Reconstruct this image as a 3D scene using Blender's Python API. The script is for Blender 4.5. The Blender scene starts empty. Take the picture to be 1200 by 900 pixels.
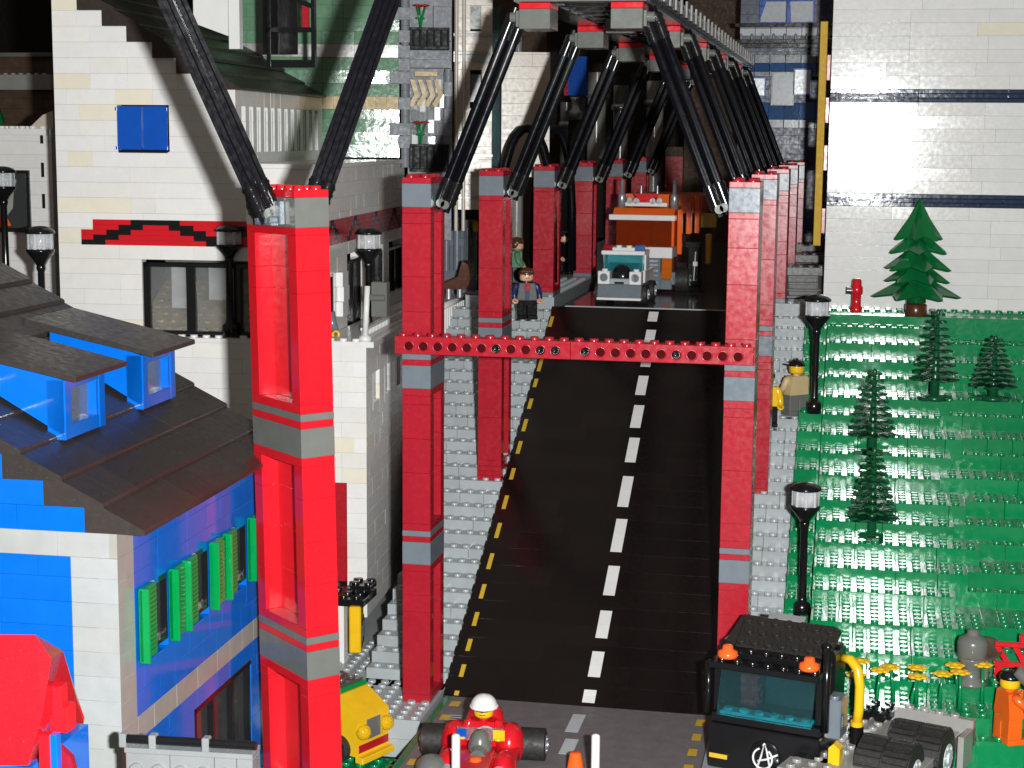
import bpy, bmesh, math, random
from mathutils import Vector, Matrix
R = math.radians
rng = random.Random(7)
sc = bpy.context.scene
COL = sc.collection

# ------------------------------------------------------------------ camera, world, flash, exposure
# one unit = one stud of the toy town (8 mm); +Y runs along the bridge
CAM_Z = 40.0
F_PX, YAW, PITCH, ROLL = 1977.0, .1983, .1458, .0083
fw = Vector((-math.sin(YAW)*math.cos(PITCH), math.cos(YAW)*math.cos(PITCH), -math.sin(PITCH)))
rt = Vector((math.cos(YAW), math.sin(YAW), 0)); up = rt.cross(fw)
r2 = rt*math.cos(ROLL) + up*math.sin(ROLL); u2 = up*math.cos(ROLL) - rt*math.sin(ROLL)
cd = bpy.data.cameras.new('camera'); cam = bpy.data.objects.new('camera', cd); COL.objects.link(cam)
cam.matrix_world = Matrix(((r2.x, u2.x, -fw.x, 0), (r2.y, u2.y, -fw.y, 0), (r2.z, u2.z, -fw.z, CAM_Z), (0, 0, 0, 1)))
cd.sensor_width = 36; cd.lens = F_PX/1200*36; cd.clip_start = 1; cd.clip_end = 2000
cd.dof.use_dof = True; cd.dof.focus_distance = 118; cd.dof.aperture_fstop = 45
sc.camera = cam
w = bpy.data.worlds.new('World'); sc.world = w; w.use_nodes = True
bg = w.node_tree.nodes['Background']; bg.inputs[0].default_value = (1.0, .85, .76, 1); bg.inputs[1].default_value = .15
fl = bpy.data.lights.new('camera_flash', 'AREA'); fl.shape = 'RECTANGLE'; fl.size = 1.8; fl.size_y = 1.1
fl.energy = 1.95e5; fl.color = (.98, 1.0, 1.0)
flo = bpy.data.objects.new('camera_flash', fl); COL.objects.link(flo)
flo.location = (4.9, 2, CAM_Z+.3)
flo.rotation_euler = Vector((-.17, 1, -.14)).to_track_quat('-Z', 'Y').to_euler()
sc.view_settings.view_transform = 'Standard'; sc.view_settings.look = 'None'
sc.view_settings.exposure = 0; sc.view_settings.gamma = 1

def ray(px, py): return fw + r2*((px-600)/F_PX) - u2*((py-450)/F_PX)
def atY(px, py, Y): d = ray(px, py); return d*(Y/d.y) + Vector((0, 0, CAM_Z))
def atZ(px, py, Z): d = ray(px, py); return d*((Z-CAM_Z)/d.z) + Vector((0, 0, CAM_Z))

# ------------------------------------------------------------------ materials
def lin(h):
    out = []
    for i in (0, 2, 4):
        c = int(h[i:i+2], 16)/255
        out.append(c/12.92 if c <= .04045 else ((c+.055)/1.055)**2.4)
    return out
MATS = {}
def plastic(name, col, rough=.22, spec=.5, dust=.0, bump=.12, metal=0.0, trans=0.0, tintamt=1.0, var=.06):
    m = bpy.data.materials.new(name); m.use_nodes = True
    nt = m.node_tree; N = nt.nodes; L = nt.links; p = N['Principled BSDF']
    c = lin(col) if isinstance(col, str) else list(col)
    tc = N.new('ShaderNodeTexCoord')
    at = N.new('ShaderNodeAttribute'); at.attribute_name = 'tint'
    mx = N.new('ShaderNodeMix'); mx.data_type = 'RGBA'; mx.blend_type = 'MULTIPLY'; mx.inputs[0].default_value = tintamt
    mx.inputs[6].default_value = (*c, 1); L.new(at.outputs['Color'], mx.inputs[7])
    n1 = N.new('ShaderNodeTexNoise'); n1.inputs['Scale'].default_value = .9; n1.inputs['Detail'].default_value = 5
    L.new(tc.outputs['Object'], n1.inputs['Vector'])
    mr = N.new('ShaderNodeMapRange'); mr.inputs[1].default_value = .3; mr.inputs[2].default_value = .7
    mr.inputs[3].default_value = 1-var; mr.inputs[4].default_value = 1+var
    L.new(n1.outputs['Fac'], mr.inputs[0])
    mv = N.new('ShaderNodeMix'); mv.data_type = 'RGBA'; mv.blend_type = 'MULTIPLY'; mv.inputs[0].default_value = 1
    L.new(mx.outputs[2], mv.inputs[6]); L.new(mr.outputs[0], mv.inputs[7])
    last = mv.outputs[2]
    if dust > 0:
        v = N.new('ShaderNodeTexNoise'); v.inputs['Scale'].default_value = 9; v.inputs['Detail'].default_value = 3
        L.new(tc.outputs['Object'], v.inputs['Vector'])
        d = N.new('ShaderNodeMapRange'); d.inputs[1].default_value = .64; d.inputs[2].default_value = .74; d.inputs[4].default_value = dust
        L.new(v.outputs['Fac'], d.inputs[0])
        md = N.new('ShaderNodeMix'); md.data_type = 'RGBA'; L.new(d.outputs[0], md.inputs[0]); L.new(last, md.inputs[6])
        md.inputs[7].default_value = (.30, .27, .24, 1); last = md.outputs[2]
    L.new(last, p.inputs['Base Color'])
    rr = N.new('ShaderNodeMapRange'); rr.inputs[1].default_value = .3; rr.inputs[2].default_value = .7
    rr.inputs[3].default_value = rough*.75; rr.inputs[4].default_value = rough*1.3
    n2 = N.new('ShaderNodeTexNoise'); n2.inputs['Scale'].default_value = 2.6; n2.inputs['Detail'].default_value = 6
    L.new(tc.outputs['Object'], n2.inputs['Vector']); L.new(n2.outputs['Fac'], rr.inputs[0]); L.new(rr.outputs[0], p.inputs['Roughness'])
    if bump > 0:
        b = N.new('ShaderNodeBump'); b.inputs['Strength'].default_value = bump; b.inputs['Distance'].default_value = .05
        n3 = N.new('ShaderNodeTexNoise'); n3.inputs['Scale'].default_value = 1.7; n3.inputs['Detail'].default_value = 4
        L.new(tc.outputs['Object'], n3.inputs['Vector']); L.new(n3.outputs['Fac'], b.inputs['Height']); L.new(b.outputs[0], p.inputs['Normal'])
    p.inputs['Specular IOR Level'].default_value = spec; p.inputs['Metallic'].default_value = metal
    if trans: p.inputs['Transmission Weight'].default_value = trans; p.inputs['IOR'].default_value = 1.3
    MATS[name] = m; return m
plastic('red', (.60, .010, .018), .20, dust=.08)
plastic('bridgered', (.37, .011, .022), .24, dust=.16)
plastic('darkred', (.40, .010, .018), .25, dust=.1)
plastic('blue', (.002, .115, .52), .10, bump=.05)
plastic('shutterblue', (.003, .075, .42), .2)
plastic('green', (.003, .205, .068), .14, bump=.16)
plastic('treegreen', (.004, .13, .035), .17)
plastic('darktree', (.006, .075, .028), .25)
plastic('brightgreen', (.0, .22, .05), .2)
plastic('sand', (.12, .25, .15), .10, bump=.25)
plastic('oldgrey', (.135, .138, .125), .22, dust=.1)
plastic('bluegrey', (.15, .175, .20), .22, dust=.1)
plastic('grey', (.36, .39, .40), .2, dust=.05)
plastic('lightgrey', (.33, .345, .35), .25)
plastic('midgrey', (.21, .22, .22), .25, dust=.05)
plastic('wallwhite', (.72, .715, .70), .105, bump=.05, var=.03)
plastic('mattblack', (.008, .008, .009), .5, spec=.2)
plastic('mattgrey', (.20, .21, .23), .45, spec=.25)
plastic('warmgrey', (.30, .29, .27), .2, dust=.05)
plastic('palegrey', (.56, .60, .63), .25)
plastic('roadgrey', (.165, .148, .150), .45, bump=.03, var=.1)
plastic('deckgrey', (.075, .066, .066), .14, dust=.05)
plastic('white', (.76, .75, .735), .23, bump=.08, var=.03)
plastic('whitegloss', (.72, .715, .70), .20, bump=.10, var=.03)
plastic('cream', (.50, .44, .36), .3)
plastic('tan', (.50, .38, .20), .45, spec=.3)
plastic('yellow', (.78, .46, .012), .2)
plastic('mattyellow', (.55, .33, .02), .5, spec=.2)
plastic('markyellow', (.62, .40, .03), .3)
plastic('orange', (.78, .12, .012), .2)
plastic('neon', (.95, .13, .02), .15)
plastic('black', (.007, .007, .008), .17, dust=.03)
plastic('hoseblack', (.004, .004, .006), .2, spec=.28, bump=0, var=0)
plastic('roadblack', (.008, .0055, .005), .16, dust=.01, bump=.04)
plastic('roofblack', (.034, .028, .025), .34, dust=.16)
plastic('roofbrown', (.032, .025, .020), .34, spec=.35, dust=.08, bump=.05)
plastic('tyre', (.016, .015, .014), .6, dust=.3, bump=.3)
plastic('brown', (.085, .028, .014), .25)
plastic('skin', (.72, .42, .27), .35)
plastic('navy', (.012, .022, .075), .35)
plastic('bandnavy', (.02, .035, .07), .08)
plastic('chrome', (.75, .75, .75), .12, metal=1.0)
plastic('silver', (.38, .39, .41), .3, metal=.6)
plastic('glass', (.55, .60, .62), .05, trans=.85, bump=.02)
plastic('clear', (.86, .88, .88), .06, trans=.9, bump=.05)
plastic('teal', (.30, .75, .80), .07, trans=.97, bump=.03)
plastic('tealsolid', (.01, .36, .42), .1)
plastic('spoilerblack', (.020, .018, .016), .3, dust=.1)
plastic('hole_shade', (.06, .004, .005), .9, spec=.05)
plastic('lantern', (.85, .87, .88), .1, trans=.5)  # near-white base colour stands in for flash reflected in the clear ridges
plastic('smoke', (.12, .13, .13), .06, trans=.7, bump=.02)
plastic('transorange', (.9, .22, .02), .08, trans=.5)
plastic('smokeorange', (.75, .12, .02), .08, trans=.85)
plastic('transyellow', (.95, .62, .02), .06, trans=.5)
plastic('transred', (.5, .02, .05), .08, trans=.5)
plastic('transblue', (.10, .25, .60), .08, trans=.5)
plastic('woodbrown', (.07, .040, .022), .7, bump=.3, var=.3)
plastic('darkroom', (.012, .007, .005), .9, bump=.2, var=.5)
plastic('table', (.03, .025, .022), .7)

# ------------------------------------------------------------------ mesh collector
class MB:
    def __init__(s, M=None):
        s.v = []; s.f = []; s.mi = []; s.t = []; s.sm = []; s.M = M; s.m = 0; s.tint = (1, 1, 1)
    def add(s, vs, fs, smooth=False, tint=None):
        n = len(s.v)
        if s.M is not None: vs = [tuple(s.M @ Vector(q)) for q in vs]
        s.v += vs; t = tint or s.tint
        for f in fs: s.f.append([i+n for i in f]); s.mi.append(s.m); s.t.append(t); s.sm.append(smooth)
        return s
    def box(s, x0, x1, y0, y1, z0, z1, c=.035, tint=None, tilt=None):
        c = min(c, (x1-x0)*.3, (y1-y0)*.3, (z1-z0)*.3)
        X = (x0, x1); Y = (y0, y1); Z = (z0, z1); vs = []; idx = {}
        for i in (0, 1):
            for j in (0, 1):
                for k in (0, 1):
                    sx, sy, sz = (c if i == 0 else -c), (c if j == 0 else -c), (c if k == 0 else -c)
                    for a in range(3):
                        idx[i, j, k, a] = len(vs)
                        vs.append((X[i]+(0 if a == 0 else sx), Y[j]+(0 if a == 1 else sy), Z[k]+(0 if a == 2 else sz)))
        g = lambda i, j, k, a: idx[i, j, k, a]
        fs = []
        for i in (0, 1):
            q = [g(i, 0, 0, 0), g(i, 1, 0, 0), g(i, 1, 1, 0), g(i, 0, 1, 0)]; fs.append(q if i else q[::-1])
            q = [g(0, i, 0, 1), g(1, i, 0, 1), g(1, i, 1, 1), g(0, i, 1, 1)]; fs.append(q[::-1] if i else q)
            q = [g(0, 0, i, 2), g(1, 0, i, 2), g(1, 1, i, 2), g(0, 1, i, 2)]; fs.append(q if i else q[::-1])
        for i in (0, 1):
            for j in (0, 1):
                q = [g(i, j, 0, 0), g(i, j, 0, 1), g(i, j, 1, 1), g(i, j, 1, 0)]; fs.append(q if (i == j) == False else q[::-1])
                q = [g(i, 0, j, 0), g(i, 0, j, 2), g(i, 1, j, 2), g(i, 1, j, 0)]; fs.append(q[::-1] if (i == j) == False else q)
                q = [g(0, i, j, 1), g(0, i, j, 2), g(1, i, j, 2), g(1, i, j, 1)]; fs.append(q if (i == j) == False else q[::-1])
        for i in (0, 1):
            for j in (0, 1):
                for k in (0, 1):
                    q = [g(i, j, k, 0), g(i, j, k, 1), g(i, j, k, 2)]; fs.append(q if (i+j+k) % 2 else q[::-1])
        if tilt:   # each brick sits a hair out of true
            a, b, cx, cz = tilt[0], tilt[1], (x0+x1)/2, (z0+z1)/2
            vs = [(x, y + (x-cx)*a + (z-cz)*b, z) for x, y, z in vs]
        return s.add(vs, fs, False, tint)
    def prism(s, pts, a0, a1, axis='y', tint=None, smooth=False):
        n = len(pts); vs = []
        for a in (a0, a1):
            for p, q in pts:
                vs.append((p, a, q) if axis == 'y' else (a, p, q) if axis == 'x' else (p, q, a))
        fs = [list(range(n)), list(range(2*n-1, n-1, -1))]
        for i in range(n): fs.append([i, i+n, (i+1) % n+n, (i+1) % n])
        return s.add(vs, fs, smooth, tint)
    def cone(s, p0, p1, r0, r1, n=12, caps=True, tint=None, smooth=True):
        p0 = Vector(p0); p1 = Vector(p1); d = (p1-p0).normalized()
        a = d.orthogonal().normalized(); b = d.cross(a); vs = []
        if abs(d.z) > .99: a = Vector((1, 0, 0)); b = d.cross(a)
        for p, r in ((p0, r0), (p1, r1)):
            for i in range(n):
                t = 2*math.pi*i/n; vs.append(tuple(p + a*(r*math.cos(t)) + b*(r*math.sin(t))))
        s.add(vs, [[i, (i+1) % n, (i+1) % n+n, i+n] for i in range(n)], smooth, tint)
        if caps:
            s.add(vs[:n], [list(range(n))[::-1]], False, tint); s.add(vs[n:], [list(range(n))], False, tint)
        return s
    def stud(s, x, y, z, n=12, tint=None, r=.3, h=.2):
        vs = []; c = .03
        for zz, rr in ((z, r), (z+h-c, r), (z+h, r-c)):
            for i in range(n):
                t = 2*math.pi*(i+.5)/n; vs.append((x+rr*math.cos(t), y+rr*math.sin(t), zz))
        fs = [[i, (i+1) % n, (i+1) % n+n, i+n] for i in range(n)] + [[i+n, (i+1) % n+n, (i+1) % n+2*n, i+2*n] for i in range(n)]
        s.add(vs, fs, True, tint); return s.add(vs[2*n:], [list(range(n))], False, tint)
    def studs(s, x0, x1, y0, y1, z, n=12):
        x = x0+.5
        while x < x1-.2:
            y = y0+.5
            while y < y1-.2: s.stud(x, y, z, n); y += 1
            x += 1
        return s
    def lathe(s, prof, c=(0, 0, 0), n=16, smooth=True, tint=None):
        vs = []
        for r, z in prof:
            for i in range(n):
                t = 2*math.pi*i/n; vs.append((c[0]+r*math.cos(t), c[1]+r*math.sin(t), c[2]+z))
        fs = []
        for k in range(len(prof)-1):
            for i in range(n): fs.append([k*n+i, k*n+(i+1) % n, (k+1)*n+(i+1) % n, (k+1)*n+i])
        fs.append(list(range(n))[::-1]); fs.append([(len(prof)-1)*n+i for i in range(n)])
        return s.add(vs, fs, smooth, tint)
    def tube(s, pts, r, n=8, tint=None):
        pts = [Vector(p) for p in pts]; vs = []; a = None
        for k, p in enumerate(pts):
            d = (pts[min(k+1, len(pts)-1)] - pts[max(k-1, 0)]).normalized()
            if a is None: a = d.orthogonal().normalized()
            a = (a - d*a.dot(d)).normalized(); b = d.cross(a)
            rr = r[k] if isinstance(r, (list, tuple)) else r
            for i in range(n):
                t = 2*math.pi*i/n; vs.append(tuple(p + a*(rr*math.cos(t)) + b*(rr*math.sin(t))))
        fs = [[k*n+i, k*n+(i+1) % n, (k+1)*n+(i+1) % n, (k+1)*n+i] for k in range(len(pts)-1) for i in range(n)]
        fs.append(list(range(n))[::-1]); fs.append([(len(pts)-1)*n+i for i in range(n)])
        return s.add(vs, fs, True, tint)
    def ball(s, c, r, n=14, m=8, sc=(1, 1, 1), z0=-1, z1=1):
        prof = []
        for k in range(m+1):
            z = z0 + (z1-z0)*k/m; a = math.asin(max(-1, min(1, z))); prof.append((max(.001, math.cos(a)*r), math.sin(a)*r))
        vs = []
        for rr, z in prof:
            for i in range(n):
                t = 2*math.pi*i/n; vs.append((c[0]+rr*math.cos(t)*sc[0], c[1]+rr*math.sin(t)*sc[1], c[2]+z*sc[2]))
        fs = [[k*n+i, k*n+(i+1) % n, (k+1)*n+(i+1) % n, (k+1)*n+i] for k in range(m) for i in range(n)]
        fs.append(list(range(n))[::-1]); fs.append([m*n+i for i in range(n)])
        return s.add(vs, fs, True)
    def star(s, p0, p1, r, arms=4, wd=.38, rot=0.0):
        """a cross-section with ridges (toy axle), pulled from p0 to p1"""
        p0 = Vector(p0); p1 = Vector(p1); d = (p1-p0).normalized(); a = d.orthogonal().normalized(); b = d.cross(a)
        out = []
        for k in range(arms):
            t = 2*math.pi*k/arms+rot; c, n_ = math.cos(t), math.sin(t)
            for rr, w_ in ((r*.45, -wd), (r, -wd), (r, wd), (r*.45, wd)):
                out.append((c*rr - n_*w_*r*.9, n_*rr + c*w_*r*.9))
        n = len(out); vs = [tuple(p + a*x + b*y) for p in (p0, p1) for x, y in out]
        fs = [[i, (i+1) % n, (i+1) % n+n, i+n] for i in range(n)]
        fs += [list(range(n))[::-1], [n+i for i in range(n)]]
        return s.add(vs, fs, False)
    def build(s, name, mats, parent=None, loc=None, rz=0.0):
        if isinstance(mats, str): mats = [mats]
        me = bpy.data.meshes.new(name); me.from_pydata(s.v, [], s.f)
        for m in mats: me.materials.append(MATS[m])
        me.polygons.foreach_set('material_index', s.mi); me.polygons.foreach_set('use_smooth', s.sm)
        ca = me.color_attributes.new('tint', 'FLOAT_COLOR', 'CORNER'); buf = []
        for f, t in zip(s.f, s.t): buf += [t[0], t[1], t[2], 1.0]*len(f)
        ca.data.foreach_set('color', buf)
        me.update(); me.validate()
        bm = bmesh.new(); bm.from_mesh(me); bmesh.ops.recalc_face_normals(bm, faces=bm.faces); bm.to_mesh(me); bm.free()
        o = bpy.data.objects.new(name, me); COL.objects.link(o)
        if parent: o.parent = parent
        if loc is not None: o.location = loc; o.rotation_euler = (0, 0, rz)
        return o
def tag(o, label=None, cat=None, group=None, kind=None):
    if label: o['label'] = label
    if cat: o['category'] = cat
    if group: o['group'] = group
    if kind: o['kind'] = kind
    return o
def thing(name, label, cat, loc=(0, 0, 0), rz=0.0, group=None, tilt=(0, 0)):
    o = bpy.data.objects.new(name, None); COL.objects.link(o); o.empty_display_size = .5
    o.location = loc; o.rotation_euler = (tilt[0], tilt[1], rz)
    return tag(o, label, cat, group)
def dup(o, loc=None, rz=None, label=None, group=None, parent=None):
    c = o.copy(); COL.objects.link(c)
    if parent: c.parent = parent
    if loc is not None: c.location = loc
    if rz is not None: c.rotation_euler.z = rz
    if label: c['label'] = label
    if group: c['group'] = group
    for ch in [q for q in bpy.data.objects if q.parent == o]: dup(ch, parent=c)
    return c
def Tz(x=0, y=0, z=0, rz=0.0): return Matrix.Translation((x, y, z)) @ Matrix.Rotation(rz, 4, 'Z')
def tn(a=.05, warm=.0):
    k = 1 + rng.uniform(-a, a*.5); w_ = rng.random()*warm
    return (k, k*(1-w_*.35), k*(1-w_))
def bricks(mb, x0, x1, z0, z1, y0=0.0, y1=1.0, holes=(), edge=None, h=1.2, lens=(2, 3, 4, 4, 6), a=.04, warm=.06, odd=.03, g=.008, tl=.004):
    """courses of bricks on the plane y=y0 (facing -y); holes are (x0,x1,z0,z1); edge(z)->(x0,x1) trims stepped gables"""
    z = z0; k = 0
    while z < z1-.05:
        zt = min(z+h, z1); zm = (z+zt)/2
        ex0, ex1 = edge(zm) if edge else (x0, x1)
        ex0 = max(ex0, x0); ex1 = min(ex1, x1)
        segs = [(ex0, ex1)]
        for hx0, hx1, hz0, hz1 in holes:
            if hz0 < zm < hz1:
                ns = []
                for p, q in segs:
                    if hx1 <= p or hx0 >= q: ns.append((p, q)); continue
                    if hx0 > p: ns.append((p, hx0))
                    if hx1 < q: ns.append((hx1, q))
                segs = ns
        for p, q in segs:
            x = p; first = True
            while x < q-.05:
                L = rng.choice(lens)
                if first and k % 2: L = max(1, L-1)
                first = False; e = min(x+L, q)
                if q-e < .9: e = q
                t = tn(a, warm)
                if rng.random() < odd: t = (t[0], t[1]*.96, t[2]*.82)
                mb.box(x+g/2, e-g/2, y0, y1, z+g/2, zt-g/2, .014, t, (rng.uniform(-tl, tl), rng.uniform(-tl, tl)))
                x = e
        z = zt; k += 1
    return mb

# ------------------------------------------------------------------ the setting
SL = .545; RY0, RY1 = 114.0, 158.0; DZ = 24.0
def rz_(y): return min(max(0, (y-RY0)*SL), DZ)
m = MB(); m.box(-400, 300, -40, 420, -3.4, -2.8, 0); tag(m.build('ground', 'table'), kind='structure')
m = MB(); m.box(-400, 300, 330, 332, -3, 170, 0); m.box(-150, -149, 60, 330, -3, 90, 0); m.box(100, 101, 60, 330, -3, 90, 0)
tag(m.build('backdrop', 'darkroom'), kind='structure')
# lower grey road plate
m = MB(); m.box(-27.7, -8.3, 70, 114.3, -.5, 0, .05)
road = tag(m.build('road', 'roadgrey'), kind='structure')
m = MB()
for y0, y1 in ((104.4, 107.3), (108.6, 112.2)): m.box(-18.0+(109-y0)*.07, -17.1+(109-y0)*.07, y0, y1, 0.004, .012, 0)
for y0, y1 in ((98.2, 101.4),): m.box(-17.6, -16.7, y0, y1, 0.004, .012, 0)
m.build('lane_marking', 'palegrey', road)
m = MB()
for k in range(14):
    y = 113.0-k*2.9; m.box(-26.9, -26.2, y-1.0, y, .004, .012, 0)
    m.box(-9.4, -8.8, y-1.2, y, .004, .012, 0)
m.build('edge_marking', 'markyellow', road)
m = MB()
for k in range(6): m.box(-26.3, -24.5, 108.0+k*.42, 108.06+k*.42, .004, .012, 0)
m.build('drain_marking', 'palegrey', road)
m = MB(); m.box(-27.55, -27.2, 70, 113.8, 0.004, .05, 0); m.build('verge_strip', 'green', road)
# black ramp of tiles
ang = math.atan(SL); Lr = (RY1-RY0)/math.cos(ang)
m = MB(Matrix.Translation((0, RY0, 0)) @ Matrix.Rotation(ang, 4, 'X'))
y = 0; k = 0
while y < Lr-.1:
    y1 = min(y+2.0, Lr); x = -27.9 - (k % 3)*.7
    while x < -8.0:
        L = rng.choice((2, 4, 4, 6)); x1 = min(x+L, -8.0)
        if x1 > -27.9: m.box(max(x, -27.9)+.003, x1-.003, y+.003, y1-.003, -.5, rng.uniform(-.004, .004), .005, tn(.25), (0, 0))
        x = x1
    y = y1; k += 1
ramp_o = tag(m.build('road', 'roadblack'), kind='structure')
def on_ramp(mb, x, y0, y1, wd, n=1):
    c = math.cos(ang); a, b = (y0-RY0)/c, (y1-RY0)/c
    for i in range(n):
        p, q = a+(b-a)*i/n, a+(b-a)*(i+1)/n
        mb.box(x-wd/2, x+wd/2, p+.008, q-.008, .0, .022, .008, tn(.05))
mm = MB(m.M)
for y0, y1, x in ((149.9, 151.05, -17.9), (146.2, 148.7, -17.87), (142.1, 144.9, -17.75), (138, 140.9, -17.6), (133, 136.4, -17.5), (128.25, 131.7, -17.35),
                  (123.95, 126.85, -17.25), (119.95, 122.5, -17.2), (116.5, 118.75, -17.2), (114.3, 115.4, -17.25), (152.5, 155, -18), (156.2, 157.6, -18.1)):
    on_ramp(mm, x, y0, y1, .9, 2)
mm.build('lane_marking', 'white', ramp_o)
mm = MB(m.M)
for i, (y0, y1) in enumerate(((148.8, 150.9), (146.7, 147.8), (143.9, 145.2), (141.1, 142.6), (138.4, 139.9), (135.4, 136.7), (132.1, 133.6), (129, 130.6), (125.8, 127.4),
        (122.9, 124.3), (120.3, 121.6), (118, 119.1), (115.7, 116.8), (114.1, 114.5), (151.8, 153.2), (155, 156.5))):
    on_ramp(mm, -26.85 - (y0-114)*.018, y0, y1, .34)
mm.build('edge_marking', 'markyellow', ramp_o)
# upper deck: dark grey plates that lie on the black road
m = MB(); m.box(-36, 30, RY1-.2, 300, 22.6, 23.6, .02); deck = tag(m.build('road', 'roadblack'), kind='structure')
m = MB()
for y in range(0, 130, 16):
    m.box(-26.6, -9.4, 158.4+y+.02, 174.4+y-.02, 23.62, 24.05, .06, tn(.08))
m.build('deck_plate', 'deckgrey', deck)
m = MB(); m.box(-26.7, -9.3, 158.15, 158.38, 23.7, 24.07, .05); m.build('deck_edge_glint', 'grey', deck)  # paler strip painting the glint along the front edge of the plates
# pavements: one course of grey brick per step
def steps(x0, x1, ya, yb, name, mats, off=.4, base=None, lens=(2, 3, 4), stud=True, ext=1.6, h=.8, wide=None):
    mb = MB(); i = 0; run = h/SL; xn = x0
    while True:
        y = RY0 + i*run
        if y > yb: break
        z = off + i*h; x0 = max(-38.5, min(xn, -30*y/111+.9)) if wide else xn; x = x0
        while x < x1-.05:
            e = min(x+rng.choice(lens), x1)
            if x1-e < .6: e = x1
            mb.box(x+.01, e-.01, y, y+run+ext, z-3.0, z, .03, tn(.08), (rng.uniform(-.004, .004), rng.uniform(-.006, .006)))
            x = e
        if stud: mb.studs(math.floor(x0)+.2, x1, y+.1, y+1.1, z, 10)
        i += 1
    if base: base(mb)
    return tag(mb.build(name, mats), kind='structure')
def basel(mb):
    mb.box(-34.0, -27.8, 107.3, 116, -1.0, .4, .03); mb.box(-33.8, -28.0, 107.5, 116, -2.4, -1.08, .03)
    mb.studs(-33.8, -27.8, 107.3, 114.3, .4, 12); mb.box(-60, -32.6, 110, 190, -2.8, .2, .03); mb.studs(-37.6, -32.6, 110, 125, .2, 10)
    mb.box(-36.5, -27.8, 158.4, 300, 23, 24.8, .03); mb.studs(-32.8, -27.8, 158.6, 180, 24.8, 8)
steps(-34.0, -27.8, RY0, RY1, 'pavement', 'grey', base=basel, wide=True)
def baser(mb):
    mb.box(-8.2, -4, 90, 116, -2, .4, .03); mb.box(-8.2, -2.2, 158.4, 163, 23, 24.8, .03); mb.studs(-6, -4, 158.6, 161.6, 24.8, 10)
    mb.studs(-8, -4, 108, 114, .4, 10)
steps(-8.0, -4.0, RY0, RY1, 'pavement', 'grey', base=baser)
# green terraces
hill = MB(); Yb = [108.0]; runs = [2, 3, 2, 3, 4, 2, 3, 2, 2, 4, 3, 2, 3, 2, 4, 2, 3, 3, 2, 3]
for r_ in runs: Yb.append(Yb[-1]+r_)
zz = 24.2-1.2*len(runs)+1.2
z = zz
for k in range(len(runs)):
    xk = 9.0+.55*((k*7) % 5) - k*.15; sh = 2 if k % 2 else 1
    for xa, xb, d in ((-2, xk, 0), (xk, 38, sh)):
        x = xa; yk = Yb[k]+d
        while x < xb-.05:
            e = min(x+rng.choice((2, 3, 4, 6, 8)), xb)
            if xb-e < .8: e = xb
            hill.box(x+.01, e-.01, yk, Yb[min(k+1, len(runs))]+3.2, z-2.4, z, .03, tn(.12, .12), (rng.uniform(-.006, .006), rng.uniform(-.008, .008)))
            x = e
        x = math.ceil(xa)+.5 if xa > -2 else -1.5
        while x < xb-.2 or (xb == xk and x < xb):
            y = yk+.5; yend = Yb[k+1] + (d if k+1 < len(runs) else 0) + .1
            while y < yend-.2: hill.stud(x, y, z, 10); y += 1
            x += 1
    z += 1.2
# stepped strip beside the grey pavement
i = 0
while RY0+i*2.2 < 160:
    y = RY0+i*2.2-2; zt = max(.6, (y-RY0)*SL+1.4)
    hill.box(-3.98, -2.02, y, y+4, zt-2.6, zt, .03, tn(.12, .1)); hill.studs(-4, -2, y+.05, y+2.1, zt, 10); i += 1
hill.box(-3.98, 38, 96, 109, -2.6, -.6, .03); hill.studs(-1, 22, 100, 109, -.6, 10)
hill.box(-3.98, 38, 157.5, 163, 22, 24.0, .03); hill.studs(-4, -2, 158, 162, 24.0, 10)
tag(hill.build('hill', 'green'), kind='structure')
m = MB(); m.box(-60, -25.2, 60, 107.2, -2.8, -2.4, .02); m.studs(-36, -26, 97, 107, -2.4, 12)
tag(m.build('lawn', 'green'), kind='structure')

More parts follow.
